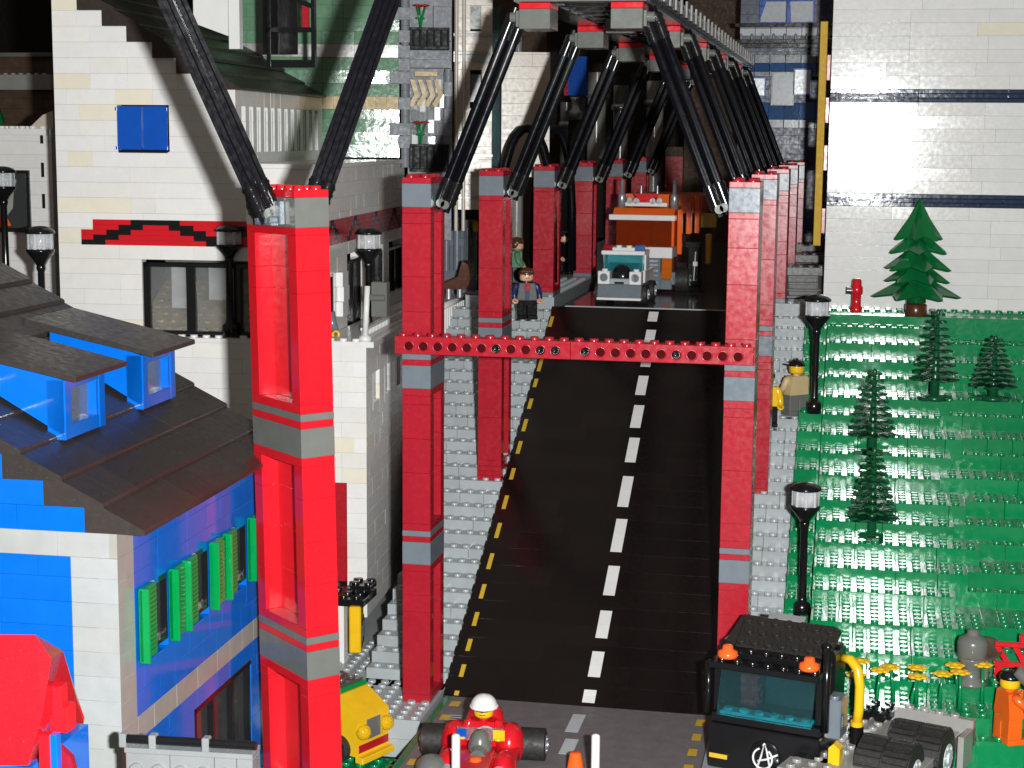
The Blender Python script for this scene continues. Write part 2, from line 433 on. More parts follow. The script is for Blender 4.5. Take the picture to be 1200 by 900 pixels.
# ------------------------------------------------------------------ red bridge
BAND = ((36.8, 35.2), (25.2, 24.8), (24.4, 22.8), (12.8, 12.4), (12.0, 10.4))
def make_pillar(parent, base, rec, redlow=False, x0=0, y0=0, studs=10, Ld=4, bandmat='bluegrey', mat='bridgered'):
    """2 x 4 column, a channel one stud deep in its long face on the side rec (+1 / -1)"""
    rd = MB(Tz(x0, y0)); cp = MB(Tz(x0, y0)); bands = []
    wx = (0, 1) if rec > 0 else (1, 2)
    def red(zt, zb, chan=True):
        z = zb
        while z < zt-.02:
            h = min(rng.choice((1.2, 2.4, 3.6, 6.0)), zt-z)
            if zt-z-h < .5: h = zt-z
            if chan:
                for a, b in ((0, 1), (Ld-1, Ld)): rd.box(.0, 2.0, a, b, z, z+h-.006, .025, tn(.05), (rng.uniform(-.004, .004), rng.uniform(-.003, .003)))
                rd.box(wx[0], wx[1], 1, Ld-1, z, z+h-.006, .02, tn(.05))
            else: rd.box(0, 2, 0, Ld, z, z+h-.006, .025, tn(.05))
            z += h
    reds = ((35.2, 34.8, 0), (34.8, 25.7, 1), (25.7, 25.2, 0), (24.8, 24.4, 0), (22.8, 22.3, 0), (22.3, 13.3, 1), (13.3, 12.8, 0), (12.4, 12.0, 0), (10.4, 9.9, 0), (9.9, 1.0, 1), (1.0, .4, 0), (.4, -2.8, 0))
    for zt, zb, ch in reds:
        zb = max(zb, base)
        if zt > zb+.03: red(zt, zb, ch)
    for zt, zb in BAND:
        zb2 = max(zb, base)
        if zt > zb2+.03:
            if redlow and zt < 20: rd.box(-.012, 2.012, -.012, Ld+.012, zb2, zt-.006, .025)
            else: gr = MB(Tz(x0, y0)); gr.box(-.012, 2.012, -.012, Ld+.012, zb2, zt-.006, .025); bands.append(gr)
    cp.box(-.01, 2.01, -.01, Ld+.01, 36.8, 37.2, .03); cp.studs(0, 2, 0, Ld, 37.2, studs)
    p = rd.build('pillar', mat, parent); cp.build('cap', mat, p)
    for gr in bands: gr.build('band', bandmat, p)
    return p
def make_strut(parent, a, b, r=.36, off=.34, dy=(0, 1, 0)):
    a = Vector(a); b = Vector(b); d = (b-a).normalized(); side = d.cross(Vector(dy)).normalized()
    for k in (-1, 1):
        s = MB(); hg = MB(); cols = []
        o = side*(off*k); s.star(a+o+d*.5, b+o-d*.5, r, 4, .34, .3); s.star(a+o-d*.5, b+o+d*.5, r*.6, 4, .34, .3)
        for p, q in ((a+o, a+o+d*1.7), (b+o-d*1.7, b+o)):
            col_ = MB(); cols.append(col_); col_.cone(p, q, r*1.12, r*1.12, 12)
            for j in range(4): col_.cone(p+(q-p)*(.12+.24*j), p+(q-p)*(.2+.24*j), r*1.25, r*1.25, 12)
        st = s.build('strut', 'hoseblack', parent)
        for c_ in cols: c_.build('collar', 'black', st)
        hg.cone(a+o*.5-Vector(dy)*.5, a+o*.5+Vector(dy)*.5, .30, .30, 12); hg.build('hinge', 'oldgrey', st)
bridge = thing('bridge', 'red brick bridge of tall pillars and black slanting struts over the black ramp', 'bridge', (-18, 111, 0))
IB = Matrix.Translation((18, -111, 0))
for k in range(6):
    Y = 24*k; base = (.4, 11.6, 24.8, 24.8, 24.8, 24.8)[k]
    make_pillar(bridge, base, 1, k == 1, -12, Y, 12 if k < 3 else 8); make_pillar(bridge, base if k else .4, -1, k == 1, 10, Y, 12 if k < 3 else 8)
    for s_ in (-1, 1):
        make_strut(bridge, (s_*9.45, Y+1.6, 35.4), (s_*4.45, Y+1.6, 47.9))
        bl = MB(); x0, x1 = (-4.1, -2.0) if s_ < 0 else (2.0, 4.1)
        bl.box(x0, x1, Y+.2, Y+3.2, 47.0, 48.3, .04)
        hb = bl.build('hanger_block', 'oldgrey', bridge)
        c_ = MB(); c_.box(x0, x1, Y+.2, Y+3.2, 48.31, 48.7, .03); c_.build('red_plate', 'red', hb)
        c_ = MB()
        for j in (0, 1): c_.cone(((x0-.05) if s_ < 0 else (x1+.05), Y+1+j*1.2, 47.8), ((x0-.7) if s_ < 0 else (x1+.7), Y+1+j*1.2, 47.8), .34, .34, 10)
        c_.box((x0-.25) if s_ < 0 else x1+.02, (x0-.02) if s_ < 0 else x1+.25, Y+.4, Y+3, 47.15, 48.2, .03)
        c_.build('hinge_plate', 'oldgrey', hb)
for s_ in (-1, 1):
    ch = MB(); xa, xb = (-4.3, -2.2) if s_ < 0 else (2.2, 4.3)
    ch.box(xa, xb, .4, 146, 48.72, 49.05, .02); ch.box(xa+.1, xb-.1, .4, 146, 50.1, 50.45, .02)
    for j in range(0, 145): ch.box(xa-.12, xb+.12, .6+j, .95+j, 49.05, 50.1, .02)
    rl = ch; ch.m = 1
    for j in range(0, 145, 4):
        xx = (xa-.3, xa-.13) if s_ < 0 else (xb+.13, xb+.3)
        rl.box(xx[0], xx[1], .5+j, 1.1+j, 49.35, 50.6, .02); rl.box(xx[0], xx[1], 1.12+j, 2.7+j, 49.35, 49.6, .02)
    rl.build('chord', ['black', 'warmgrey'], bridge)
for j in range(0, 36):
    b_ = MB(); b_.box(-2.2, 2.2, 1+j*4, 1.8+j*4, 48.8, 49.15, .02)
    if j % 2: b_.star((-2.2, 1.4+j*4, 49.3), (2.2, 5.4+j*4, 49.3), .22)
    b_.build('cross_bar', 'black', bridge)
b_ = MB(); b_.box(-4.4, 4.4, -.1, 1.6, 48.73, 49.15, .03); b_.studs(-4.4, 4.4, -.1, 1.7, 49.15, 10); b_.build('end_plate', 'oldgrey', bridge)
b_ = MB(); b_.box(-1.2, 1.0, 20, 21.2, 47.9, 49.0, .03); b_.build('lamp_block', 'oldgrey', bridge)
# cross beam with a row of round holes
def beam(mb, n, y0=-2.02, y1=-1.02, z0=25.45, z1=26.65, x0=-12.0):
    mb.box(x0+.01, x0+n-.01, y0+.02, y1, z0, z1, .03)
    K = 16; R_ = .31; cz = (z0+z1)/2-.05
    for i in range(n-1):
        cx = x0+1+i; sq = []; ci = []; cb = []
        for k in range(K):
            t = 2*math.pi*k/K; c_, s_ = math.cos(t), math.sin(t); q = .5/max(abs(c_), abs(s_))
            sq.append((cx+c_*q, y0, cz+max(-.5, min(.5, s_*q)))); ci.append((cx+R_*c_, y0, cz+R_*s_)); cb.append((cx+R_*c_*.93, y0+.2, cz+R_*s_*.93))
        o = lambda a, b, k: [a+k, a+(k+1) % K, b+(k+1) % K, b+k]
        mb.add(sq+ci, [o(0, K, k) for k in range(K)]); 
        # raised rim; the shade of the mouth is a coloured disc
        rim = []
        for rr, yy in ((.39, y0), (.37, y0-.05), (.31, y0-.05), (.29, y0+.01)):
            rim.append([(cx+rr*math.cos(2*math.pi*k/K), yy, cz+rr*math.sin(2*math.pi*k/K)) for k in range(K)])
        vs = sum(rim, []); mb.add(vs, [o(a*K, (a+1)*K, k) for a in range(3) for k in range(K)], True)
    mb.studs(x0, x0+n, y0, y1, z1, 14)
b_ = MB(); beam(b_, 12); beam(b_, 12, x0=0.0)
# dark disc in every rim, its colour painting the shade inside the hole
b_.m = 1
for i in range(23):
    if i in (11,): continue
    cx = -11+i; b_.cone((cx, -2.035, 26.0), (cx, -2.0, 26.0), .285, .285, 16)
bo = b_.build('cross_beam', ['bridgered', 'hole_shade'], bridge)
for i in (6, 9, 10, 12, 18):
    b_ = MB(); cx = -11+i
    b_.lathe([(.05, -.03), (.16, -.03), (.16, .03), (.28, .03), (.28, -.04), (.2, -.04)], (0, 0, 0), 14)
    o = b_.build('pin', 'black', bo); o.matrix_local = Matrix.Translation((cx, -2.07, 26.0)) @ Matrix.Rotation(R(90), 4, 'X')

# ------------------------------------------------------------------ near red tower
tower = thing('tower', 'tallest bright red column with grey bands and two black struts spreading from its top', 'tower')
tower.matrix_world = Matrix.Translation((-28.7+.42, 85.4, -.1)) @ Matrix.Rotation(R(-1.0), 4, 'Y') @ Matrix.Rotation(R(45.5), 4, 'Z')
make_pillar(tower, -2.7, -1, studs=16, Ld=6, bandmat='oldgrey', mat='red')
make_strut(tower, (-.5, 2.3, 36.0), (-6.6, 3.0, 50.0), .38, .35)
make_strut(tower, (2.6, 3.0, 36.0), (8.6, 3.0, 49.8), .38, .35)
br = MB(); br.box(-.3, -.02, 1.2, 3.6, 35.35, 36.6, .03); br.box(-.75, -.3, 1.4, 3.4, 35.3, 35.45, .03)
for j in range(4): br.cone((-.35, 1.6+.5*j, 35.6), (-.8, 1.6+.5*j, 35.6), .2, .2, 8)
br.build('bracket', 'bluegrey', tower)

# ------------------------------------------------------------------ white corner house
wh = thing('white_house', 'tall white brick house with stepped gable, blue shutters and red zigzag band', 'house', (-61, 124, 0), R(3.8))
ZL = 24.17
def wedge(z):
    if z < ZL+1.2*11: return (-.6, 20.5)
    if z < ZL+1.2*15: return (-.6, 14.0)
    i = int((z-ZL-1.2*15)/1.2); return (-.6, (13.1, 11.47, 9.45, 7.57, 5.55, 3.6, 1.62, 1.0)[min(i, 7)])
SH = (4.5, 8.66, 38.6, 42.1)
m = MB(); bricks(m, -.6, 20.5, ZL, ZL+1.2*24, 0, 1, [(6.2, 16.2, 20, 30.0), SH], wedge, odd=.06, lens=(2, 3, 4, 6, 8))
bricks(m, -1.5, 20.4, 2.2, ZL, -.9, 0, [(20.4, 24, 2, 13)], odd=.05)
bricks(m, 20.41, 24.4, 2.2, ZL, -.9, 0, [(20.3, 22.8, 2, 13.2)], lens=(2, 3))
for i in range(-1, 24): m.stud(i+.5, -.45, ZL)
m.build('front_wall', 'white', wh)
Ms = lambda X: Tz(X, 0, 0, R(90))
m = MB(Ms(20.5)); bricks(m, 0, 34, ZL, 37.37, 0, 1, [(1.5, 5.0, 25.4, 29), (9.5, 15, ZL, 29.6), (17.5, 24, ZL+1, 29.6), (26.5, 33, ZL+1, 29.6)])
m.build('side_wall', 'white', wh)
m = MB(Ms(24.4)); bricks(m, -.9, 40, 2.2, ZL, 0, 1, [(1.5, 4, 18.4, 21.4), (6, 8.5, 18.4, 21.4), (10.5, 12.5, 18.4, 21.4), (16, 19, 18.4, 21.4)])
m.build('side_wall', 'white', wh)
m = MB(Ms(14.0)); slots = [(1.6+2.1*i, 2.7+2.1*i, 38.3, 41.9) for i in range(12)]
bricks(m, 0, 27.5, 37.37, 43.37, 0, 1, slots, tl=.02, lens=(1, 2, 2)); m.build('side_wall', 'whitegloss', wh)
for a, b, c_, d in slots[1:]:
    m = MB(Ms(14.0)); m.box(a, b, .35, .6, c_, d, .02); fr = m.build('slot_window', 'smoke', wh)
    m = MB(Ms(14.0)); m.box(a, a+.2, .05, .34, c_, d, .02); m.box(a+.5, a+.72, .05, .34, c_, d, .02); m.build('frame', 'whitegloss', fr)
m = MB(); m.box(13, 21.0, -.3, 34, 37.37, 37.75, .04); m.box(20.5, 25, -.9, 40, 23.7, ZL, .04, tn(.05)); m.build('ledge', 'whitegloss', wh)
# red and black brick band round the storey
m = MB(); rows = ((0, 'r', 2.3, 5.4, 9.4, 20.6), )
bandrows = [[(2.3, 5.4, 0), (5.4, 9.4, 1), (9.4, 15.2, 0), (15.2, 19.2, 1), (19.2, 20.6, 0)],
            [(2.3, 4.4, 0), (4.4, 6.4, 1), (6.4, 8.5, 0), (8.5, 10.5, 1), (10.5, 14.2, 0), (14.2, 16.2, 1), (16.2, 18.3, 0), (18.3, 20.6, 1)],
            [(1.33, 3.4, 0), (3.4, 5.4, 1), (5.4, 9.4, 0), (9.4, 11.5, 1), (11.5, 13.2, 0), (13.2, 15.2, 1), (15.2, 20.6, 0)],
            [(1.33, 2.3, 0), (2.3, 4.4, 1), (4.4, 10.5, 0), (10.5, 14.2, 1), (14.2, 20.6, 0)],
            [(1.33, 3.3, 1), (3.3, 11.5, 0), (11.5, 13.2, 1), (13.2, 20.6, 0)]]
for i, rw in enumerate(bandrows):
    z1 = 33.27-.4*i
    for a, b, k in rw:
        m.m = k; m.box(a+.004, b-.004, -.12, .2, z1-.398, z1, .012, tn(.05))
m.build('zigzag_band', ['red', 'black'], wh)
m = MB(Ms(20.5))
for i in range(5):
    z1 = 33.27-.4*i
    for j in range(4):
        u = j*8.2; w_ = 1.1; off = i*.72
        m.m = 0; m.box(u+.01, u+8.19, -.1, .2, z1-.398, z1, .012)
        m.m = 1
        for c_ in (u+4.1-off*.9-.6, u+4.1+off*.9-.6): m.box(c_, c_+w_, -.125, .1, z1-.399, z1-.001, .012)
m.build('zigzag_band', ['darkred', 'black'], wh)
# shutters
for a, b in ((SH[0]+.06, 6.56), (6.6, SH[1]-.06)):
    m = MB(); m.box(a, b, -.28, -.02, SH[2]+.12, SH[3]-.02, .05)
    for zz_ in (SH[2]+.2, SH[3]-.3): m.cone((a if a < 6 else b, -.3, zz_-.08), (a if a < 6 else b, -.3, zz_+.18), .12, .12, 8)
    m.build('shutter', 'shutterblue', wh)
m = MB(); m.box(SH[0]+.1, SH[1]-.1, -.2, .4, SH[2]-.12, SH[2]+.1, .02); m.box(SH[0], SH[1], .4, .6, SH[2], SH[3], .02); m.build('window_sill', 'black', wh)
# shop window
m = MB(); z0, z1 = ZL+.15, 29.95
m.box(6.25, 6.75, .1, .8, z0, z1, .03); m.box(9.75, 10.45, .1, .8, z0, z1, .03); m.box(13.6, 14.2, .1, .8, z0, z1, .03); m.box(6.25, 16.2, .1, .8, z1-.35, z1, .03); m.box(6.25, 16.2, .05, .8, z0, z0+.25, .03); m.box(15.6, 16.2, .1, .8, z0, z1, .03)
wf = m.build('window', 'black', wh)
m = MB(); m.box(6.75, 15.6, .5, .6, z0+.2, z1-.3, .01); m.build('pane', 'clear', wf)
m = MB(); m.prism([(1.2, ZL), (9, ZL), (9, ZL+3.6)], 5, 17, 'x'); 
for i in range(11):
    for j in range(7): m.stud(5.6+i, 1.9+j, ZL+.3+j*.46, 8)
m.build('display_floor', 'tan', wh)
m = MB(); m.box(5, 20, 9, 9.5, ZL, 33, .02); m.build('back_wall', 'oldgrey', wh)
m = MB(); m.box(7.9, 9.3, 2.0, 2.2, ZL+2.0, z1-.3, .03); m.box(10.6, 13, 3.2, 3.4, ZL+2.6, z1-.2, .03); m.build('display_board', 'white', wh)
# windows of the street side
for a, b, c_, d in ((1.5, 5.0, 25.4, 29), (9.5, 15, ZL, 29.6), (17.5, 24, ZL+1, 29.6), (26.5, 33, ZL+1, 29.6)):
    m = MB(Ms(20.5)); m.box(a, a+.35, .05, .8, c_, d, .03); m.box(b-.35, b, .05, .8, c_, d, .03); m.box((a+b)/2-.15, (a+b)/2+.15, .1, .8, c_, d, .03); m.box(a, b, .05, .8, d-.3, d, .03)
    wf = m.build('window', 'black', wh); m = MB(Ms(20.5)); m.box(a+.3, b-.3, .4, .5, c_, d-.3, .01); m.build('pane', 'smoke', wf)
for a, b in ((1.5, 4), (6, 8.5), (10.5, 12.5), (16, 19)):
    m = MB(Ms(24.4)); m.box(a, b, .4, .6, 18.4, 21.4, .03); m.box(a, a+.3, -.02, .4, 18.4, 21.4, .02); wf = m.build('window', 'whitegloss', wh)
    m = MB(Ms(24.4)); m.box(a+.3, b, .3, .38, 18.4, 21.4, .01); m.build('pane', 'glass', wf)
m = MB(Ms(20.55))
for z, o_ in ((27.8, 0), (26.6, .35), (25.4, 0)): m.box(5.6+o_, 7.6+o_, -.5, .05, z-.02, z+1.17, .03)
m.build('quoin_stone', 'white', wh)
# stepped roof of overlapping slope bricks
def slope_course(mb, x, z, y0, y1, run=3.0, hgt=1.2, lip=.22, lens=(2, 3, 4), gap=.012):
    y = y0
    while y < y1-.05:
        e = min(y+rng.choice(lens), y1)
        if y1-e < .9: e = y1
        dz = rng.uniform(-.01, .01)
        mb.prism([(x, z), (x+run, z), (x+run, z+lip+dz-.09), (x+run-.02, z+lip+dz-.03), (x+run-.07, z+lip+dz+.025), (x+run-.16, z+lip+dz+.07), (x+run-2.0, z+hgt+dz), (x, z+hgt)], y+gap/2, e-gap/2, 'y', tn(.16))
        y = e
m = MB()
for i, xe in enumerate((11.47, 9.45, 7.57, 5.55, 3.6, 1.62, -.3)): slope_course(m, xe, 43.37+1.2*i, -.4, 27.2)
m.build('roof', 'roofbrown', wh)
m = MB(); m.prism([(9.8, 48.6), (12.6, 47.6), (12.6, 51.5), (9.8, 51.5)], 3.0, 4.0, 'y'); m.box(12.62, 13.5, 3.05, 4, 46.6, 51.5, .03)
dm = m.build('dormer', 'whitegloss', wh)
m = MB(); m.box(14.2, 18.2, 8.3, 8.6, 45.4, 46.0, .03); m.box(18.0, 18.3, 7.9, 8.6, 45.4, 51, .03); m.box(14.2, 18.2, 8.2, 8.5, 48.2, 48.6, .03); m.box(13.5, 16.4, 9.6, 9.9, 46.5, 51, .03); m.box(14.2, 14.5, 8.2, 8.5, 45.4, 51, .03); m.prism([(16.2, 50.8), (18.2, 50.0), (18.2, 50.4), (16.2, 51.2)], 7.8, 8.6, 'y')
bw = m.build('balcony', 'black', wh); m = MB(); m.box(16.9, 17.5, 9.2, 9.5, 48.4, 50.6, .05); m.build('lantern', 'darkred', bw)
# railing on the side ledge
m = MB(); m.box(23.6, 24.3, .2, 34, ZL+.02, ZL+.35, .03)
for i in range(60): m.box(23.75, 24.15, .4+i*.55, .65+i*.55, ZL+.35, ZL+.75, .02)
m.box(23.7, 24.2, .2, 34, ZL+.75, ZL+.95, .03); m.build('railing', 'white', wh)
m = MB(); m.box(20.45, 22.7, -.7, -.2, 5, 13.1, .03); m.build('door', 'darkred', wh)

# ------------------------------------------------------------------ blue house with dormers
bh = thing('blue_house', 'bright blue brick house with black shingle roof, two dormers and green shutters', 'house', (-33.3, 71.98, 0), R(1.0))
m = MB(); ed = lambda z: (-14, 0.0) if z < 21.4 else (-14, (-1.58, -3.6, -5.65, -7.7, -9.7, -11.7, -13, -13.5)[min(7, int((z-21.4)/1.2))])
m.m = 0
bricks(m, -14, 0, -2.8+.4, 20.2, 0, 1, [(-2.35, .1, -3, 20.3)], None, lens=(2, 3, 4, 4), warm=.02, odd=0)
bricks(m, -14, 0, 21.4, 30, 0, 1, [], ed, warm=.02, odd=0)
m.m = 1; bricks(m, -14, -.4, 20.2, 21.4, 0, 1, [], None, lens=(3, 4, 4), odd=0); bricks(m, -2.35, 0, -2.8+.4, 20.2, 0, 1.0, [], None, lens=(3,), odd=0)
m.build('front_wall', ['blue', 'lightgrey'], bh)
SW = [(3.9, 6.0), (9.5, 11.8), (15.6, 17.9)]
holes = [(a, b, 14.6, 18.1) for a, b in SW] + [(9.4, 18.5, 4, 9.6)]
m = MB(Ms(0.0)); m.m = 0
bricks(m, 1.9, 22.5, -2.4, 10.6, 0, 1, holes, None, lens=(2, 3, 4, 4), warm=.02, odd=0, tl=.003)
bricks(m, 1.9, 22.5, 11.8, 21.4, 0, 1, holes, None, lens=(2, 3, 4, 4), warm=.02, odd=0, tl=.003)
m.m = 1; bricks(m, .0, 22.5, 10.6, 11.8, -.0, 1, [], None, lens=(2, 2, 3), odd=0); bricks(m, 0.01, 1.9, -2.4, 10.6, 0, 1, [], None, lens=(3,), odd=0); bricks(m, 0.01, 1.9, 11.8, 21.4, 0, 1, [], None, lens=(3,), odd=0)
m.build('side_wall', ['blue', 'warmgrey'], bh)
for a, b in SW:
    m = MB(Ms(0.0)); m.box(a, a+.25, -.1, .6, 14.6, 18.1, .02); wf = m.build('window', 'white', bh)
    m = MB(Ms(0.0)); m.box(b-.2, b, 0, .6, 14.6, 18.1, .02); m.box(a+.25, b-.2, .0, .6, 17.8, 18.1, .02); m.box(a+.25, b-.2, .0, .6, 14.6, 14.85, .02); m.box(a+.25, b-.2, .45, .6, 14.85, 17.8, .01); m.build('frame', 'black', wf)
    m = MB(Ms(0.0)); m.box(a+.2, b-.2, .3, .4, 14.8, 17.9, .01); m.build('pane', 'smoke', wf)
    for s_ in (0, 1):
        m = MB(Ms(0.0)); p = (a-1.75) if s_ == 0 else b
        M_ = m; M_.box(p, p+1.7, -.32, -.06, 14.5, 18.15, .04)
        for k in range(14): M_.box(p+.2, p+1.5, -.42, -.3, 14.75+k*.235, 14.9+k*.235, .015)
        M_.box(p, p+.22, -.62, -.1, 14.45, 18.2, .03)
        m.build('shutter', 'brightgreen', bh)
m = MB(Ms(0.0)); m.box(9.4, 9.7, -.02, .7, 4, 9.6, .03); m.box(12.3, 12.6, .05, .7, 4, 9.6, .03); m.box(15.4, 15.7, .05, .7, 4, 9.6, .03); m.box(18.2, 18.5, .05, .7, 4, 9.6, .03); m.box(9.4, 18.5, -.02, .7, 9.3, 9.6, .03)
wf = m.build('shop_window', 'black', bh); m = MB(Ms(0.0)); m.box(9.7, 18.2, .4, .5, 4, 9.3, .01); m.build('pane', 'smoke', wf)
m = MB(); m.box(-14, -.9, 1.2, 22, 20.3, 20.5, 0); m.box(-13.8, -1.2, 3, 3.2, 0, 20, 0); m.box(-6, -5.8, 3, 22, 0, 20, 0); m.build('inner_wall', 'table', bh)
m = MB()
for i in range(9): slope_course(m, -1.58-2.04*i, 21.4+1.2*i, 0.0, 22.5)
m.build('roof', 'roofblack', bh)
# dormers: shed roofs above a blue box with a window that faces the street
for y0, y1 in ((3.9, 8.6), (13.6, 18.3)):
    m = MB(); zb, zt = 25.0, 28.3
    m.prism([(-9.6, 28.2), (-4.3, 25.2), (-4.3, 28.0), (-9.6, 29.6)], y0, y0+.9, 'y'); m.prism([(-9.6, 28.2), (-4.3, 25.2), (-4.3, 28.0), (-9.6, 29.6)], y1-.9, y1, 'y')
    m.box(-5.2, -4.22, y0, y0+.7, 25.0, 28.0, .03); m.box(-5.2, -4.22, y1-.7, y1, 25.0, 28.0, .03); m.box(-5.2, -4.24, y0+.7, y1-.7, 25.0, 25.7, .03); m.box(-5.2, -4.24, y0+.7, y1-.7, 27.5, 28.0, .03)
    d = m.build('dormer', 'blue', bh)
    m = MB(); m.box(-4.9, -4.75, y0+.7, y1-.7, 25.6, 27.6, .01); m.build('pane', 'glass', d)
    m = MB(); m.prism([(-10.6, 29.55), (-3.2, 28.05), (-3.2, 28.3), (-10.6, 29.95)], y0-.9, y0+2.3, 'y'); m.prism([(-10.6, 29.55), (-3.2, 28.05), (-3.2, 28.3), (-10.6, 29.95)], y0+2.312, y1+.5, 'y')
    m.build('dormer_roof', 'roofblack', d)

# ------------------------------------------------------------------ white wall behind the terraces
ww = thing('white_building', 'plain white brick building with glossy navy stripes behind the green terraces', 'building', (-2.55, 161.9, 0), R(0.6))
stripes = (24.2+9.6, 24.2+19.2, 24.2+28.8)
m = MB()
for a, b in ((21.8, stripes[0]), (stripes[0]+1.2, stripes[1]), (stripes[1]+1.2, stripes[2]), (stripes[2]+1.2, 62)):
    bricks(m, 0, 46, a, b, 0, 2, [], None, lens=(6, 8, 8, 8, 7), a=.05, warm=.05, odd=.04, tl=.008)
m.box(0.05, .6, 1.9, 30, 22, 62, .02); m.build('front_wall', 'wallwhite', ww)
for z in stripes:
    m = MB()
    for j in range(3):
        x = -.03
        while x < 46:
            e = x+rng.choice((6, 8, 8)); m.box(x+.01, e-.01, -.03, 1.5, z+.4*j+.004, z+.4*j+.396, .045, tn(.1), (rng.uniform(-.003, .003), rng.uniform(-.02, .02))); x = e
    m.build('stripe', 'bandnavy', ww)
yp = thing('post', 'tall thin yellow post with red clips at the corner of the white building', 'post', (-3.25, 165.5, 24))
m = MB(); m.box(-.5, .2, 0, .8, 5.8, 27, .04); m.build('shaft', 'mattyellow', yp)
for z in (7, 13, 17.5, 21.5): m = MB(); m.box(.22, .6, .1, .8, z, z+2.4, .03); m.build('clip', 'darkred', yp)

# ------------------------------------------------------------------ sand-green corner house, bay with balconies, cream tower
gh = thing('green_house', 'sand green brick house with grey quoins, tan stripe and black balconies', 'house', (-52.3, 153.5, 0), R(15.5))
G = lambda px: (px-340)/12.75
Zg = lambda py: 40+(164.5-py)/12.5
m = MB(); m.m = 0
kw = dict(lens=(1, 2, 2, 3, 4), a=.05, warm=.05, odd=0, tl=.028)
bricks(m, -8, 10.2, 37.9, 42.4, 0, 1, **kw); bricks(m, -8, 10.2, 43.6, 47.2, 0, 1, **kw); bricks(m, -8, 10.2, 48.4, 56.8, 0, 1, **kw)
m.m = 1; bricks(m, -8, 10.4, 47.2, 48.4, -.12, 1, lens=(4, 6, 8), odd=0)
m.m = 2; bricks(m, -8, 10.2, 42.4, 43.6, -.02, 1, lens=(1, 2, 2), odd=0, tl=.028)
m.build('front_wall', ['sand', 'warmgrey', 'tan'], gh)
m = MB(); z = 37.0
while z < 56:
    m.cone((10.75, 0, z), (10.75, 0, z+1.18), .42, .42, 12); z += 1.2
for z in (40.0, 44.8, 50.7): m.box(9.3, 11.2, -.45, .5, z, z+1.15, .03)
for z in (38.8, 42.4, 46, 47.2, 48.6, 53): m.box(10.1, 11.2, -.42, .5, z, z+1.15, .03)
m.build('quoin', 'mattgrey', gh)
m = MB(); m.box(11.0, 15.2, 1.4, 1.9, 30, 57, .03); m.box(11.2, 15.1, -.2, 1.4, 46.3, 47.1, .04); m.box(13.4, 15.1, -.1, 1.3, 48.8, 52, .04); m.box(14.4, 15.2, -.3, 1.4, 37, 46, .04)
for z in (37.5, 40, 42.5, 45): m.cone((14.8, -.35, z), (14.8, -.35, z+1.2), .35, .35, 12)
m.build('bay_wall', 'mattgrey', gh)
m = MB(); m.box(11.15, 11.25, -.6, 1.2, 36.9, 39.1, .02); m.box(11.2, 14.9, -.62, -.55, 36.9, 39.0, .02); m.box(11.2, 14.9, -.62, -.55, 48.3, 49.9, .02); m.build('balcony_panel', 'mattblack', gh)
m = MB()
for i in range(4):
    for j in range(4): m.box(11.3+i*.8, 12.05+i*.8, .9+.1*(i % 2), 1.3, 38.8+j*1.2, 39.95+j*1.2, .05, None, (rng.uniform(-.05, .05), rng.uniform(-.05, .05)))
m.build('bay_window', 'clear', gh)
for x, z in ((11.35, 38.8), (12.9, 40.2), (13.5, 41.4), (12.1, 42.2), (14.0, 42.6), (13.6, 44.0)): m = MB(); m.box(x, x+.6, .3, .8, z, z+1.3, .06, None, (rng.uniform(-.12, .12), rng.uniform(-.1, .1))); m.build('bay_glare', 'whitegloss', gh)  # tilted white bits put in for flash glare on the bay panes
m = MB()
for i in range(4): x = 11.4+i*.75; m.prism([(x, 42.6), (x+.7, 43.8), (x+.25, 45.2), (x-.2, 45.2), (x+.2, 43.8), (x-.35, 42.9)], -.2+.1*i, .8, 'y')
m.box(11.6, 13.8, -.3, .9, 45.5, 46.0, .05); m.build('trim', 'tan', gh)
for z0, z1 in ((36.6, 39.2), (48.0, 50.0)):
    m = MB(); m.box(11.2, 14.9, -.9, 1.2, z0, z0+.3, .03); m.box(11.2, 14.9, -.9, -.7, z0+.3, z1-.25, .02); m.box(11.2, 14.9, -1.0, -.6, z1-.25, z1, .03)
    for i in range(6): m.cone((11.5+i*.65, -1.0, z0+.3), (11.5+i*.65, -1.0, z1-.2), .09, .09, 8)
    m.build('balcony', 'mattblack', gh)
ct = thing('cream_tower', 'narrow cream tower with dark grey courses and slit windows beside the green house', 'building', (-52.3, 153.5, 0), R(15.5))
m = MB(); bricks(m, 15.4, 19.0, 33, 57, .5, 3, [(16.9, 17.9, 50.0, 52.6), (16.9, 18, 43.2, 45.8)], None, lens=(2, 2, 3), odd=0)
for x in (15.6, 16.3): m.cone((x, .35, 31), (x, .35, 57), .18, .18, 10)
m.build('wall', 'cream', ct)
for z in (34.0, 36.2, 38, 46.9, 47.6, 49.3):
    m = MB(); m.box(15.3, 19.1, .3, 2.8, z, z+(.7 if z == 46.9 else .3), .03); m.build('course', 'warmgrey', ct)
for z in (50.0, 43.2): m = MB(); m.box(16.9, 17.95, 1.0, 1.3, z, z+2.6, .02); m.build('slit_window', 'oldgrey', ct)
cw = thing('cream_wall', 'cream brick wall with a tall teal glass strip and white downpipe', 'wall', (-54.3, 159.5, 0), R(15.5))
m = MB(); bricks(m, 20.6, 25.4, 36, 48.2, 0, 1, lens=(3, 4, 4), odd=0); m.build('wall', 'cream', cw)
m = MB(); m.box(19.4, 20.5, .3, .6, 37, 52.5, .02); m.build('glass_strip', 'teal', cw)
m = MB(); m.cone((19.1, 0, 30), (19.1, 0, 53), .22, .22, 12)
for z in (38, 43, 48): m.cone((19.1, 0, z), (19.1, 0, z+.3), .3, .3, 12)
m.build('downpipe', 'whitegloss', cw)
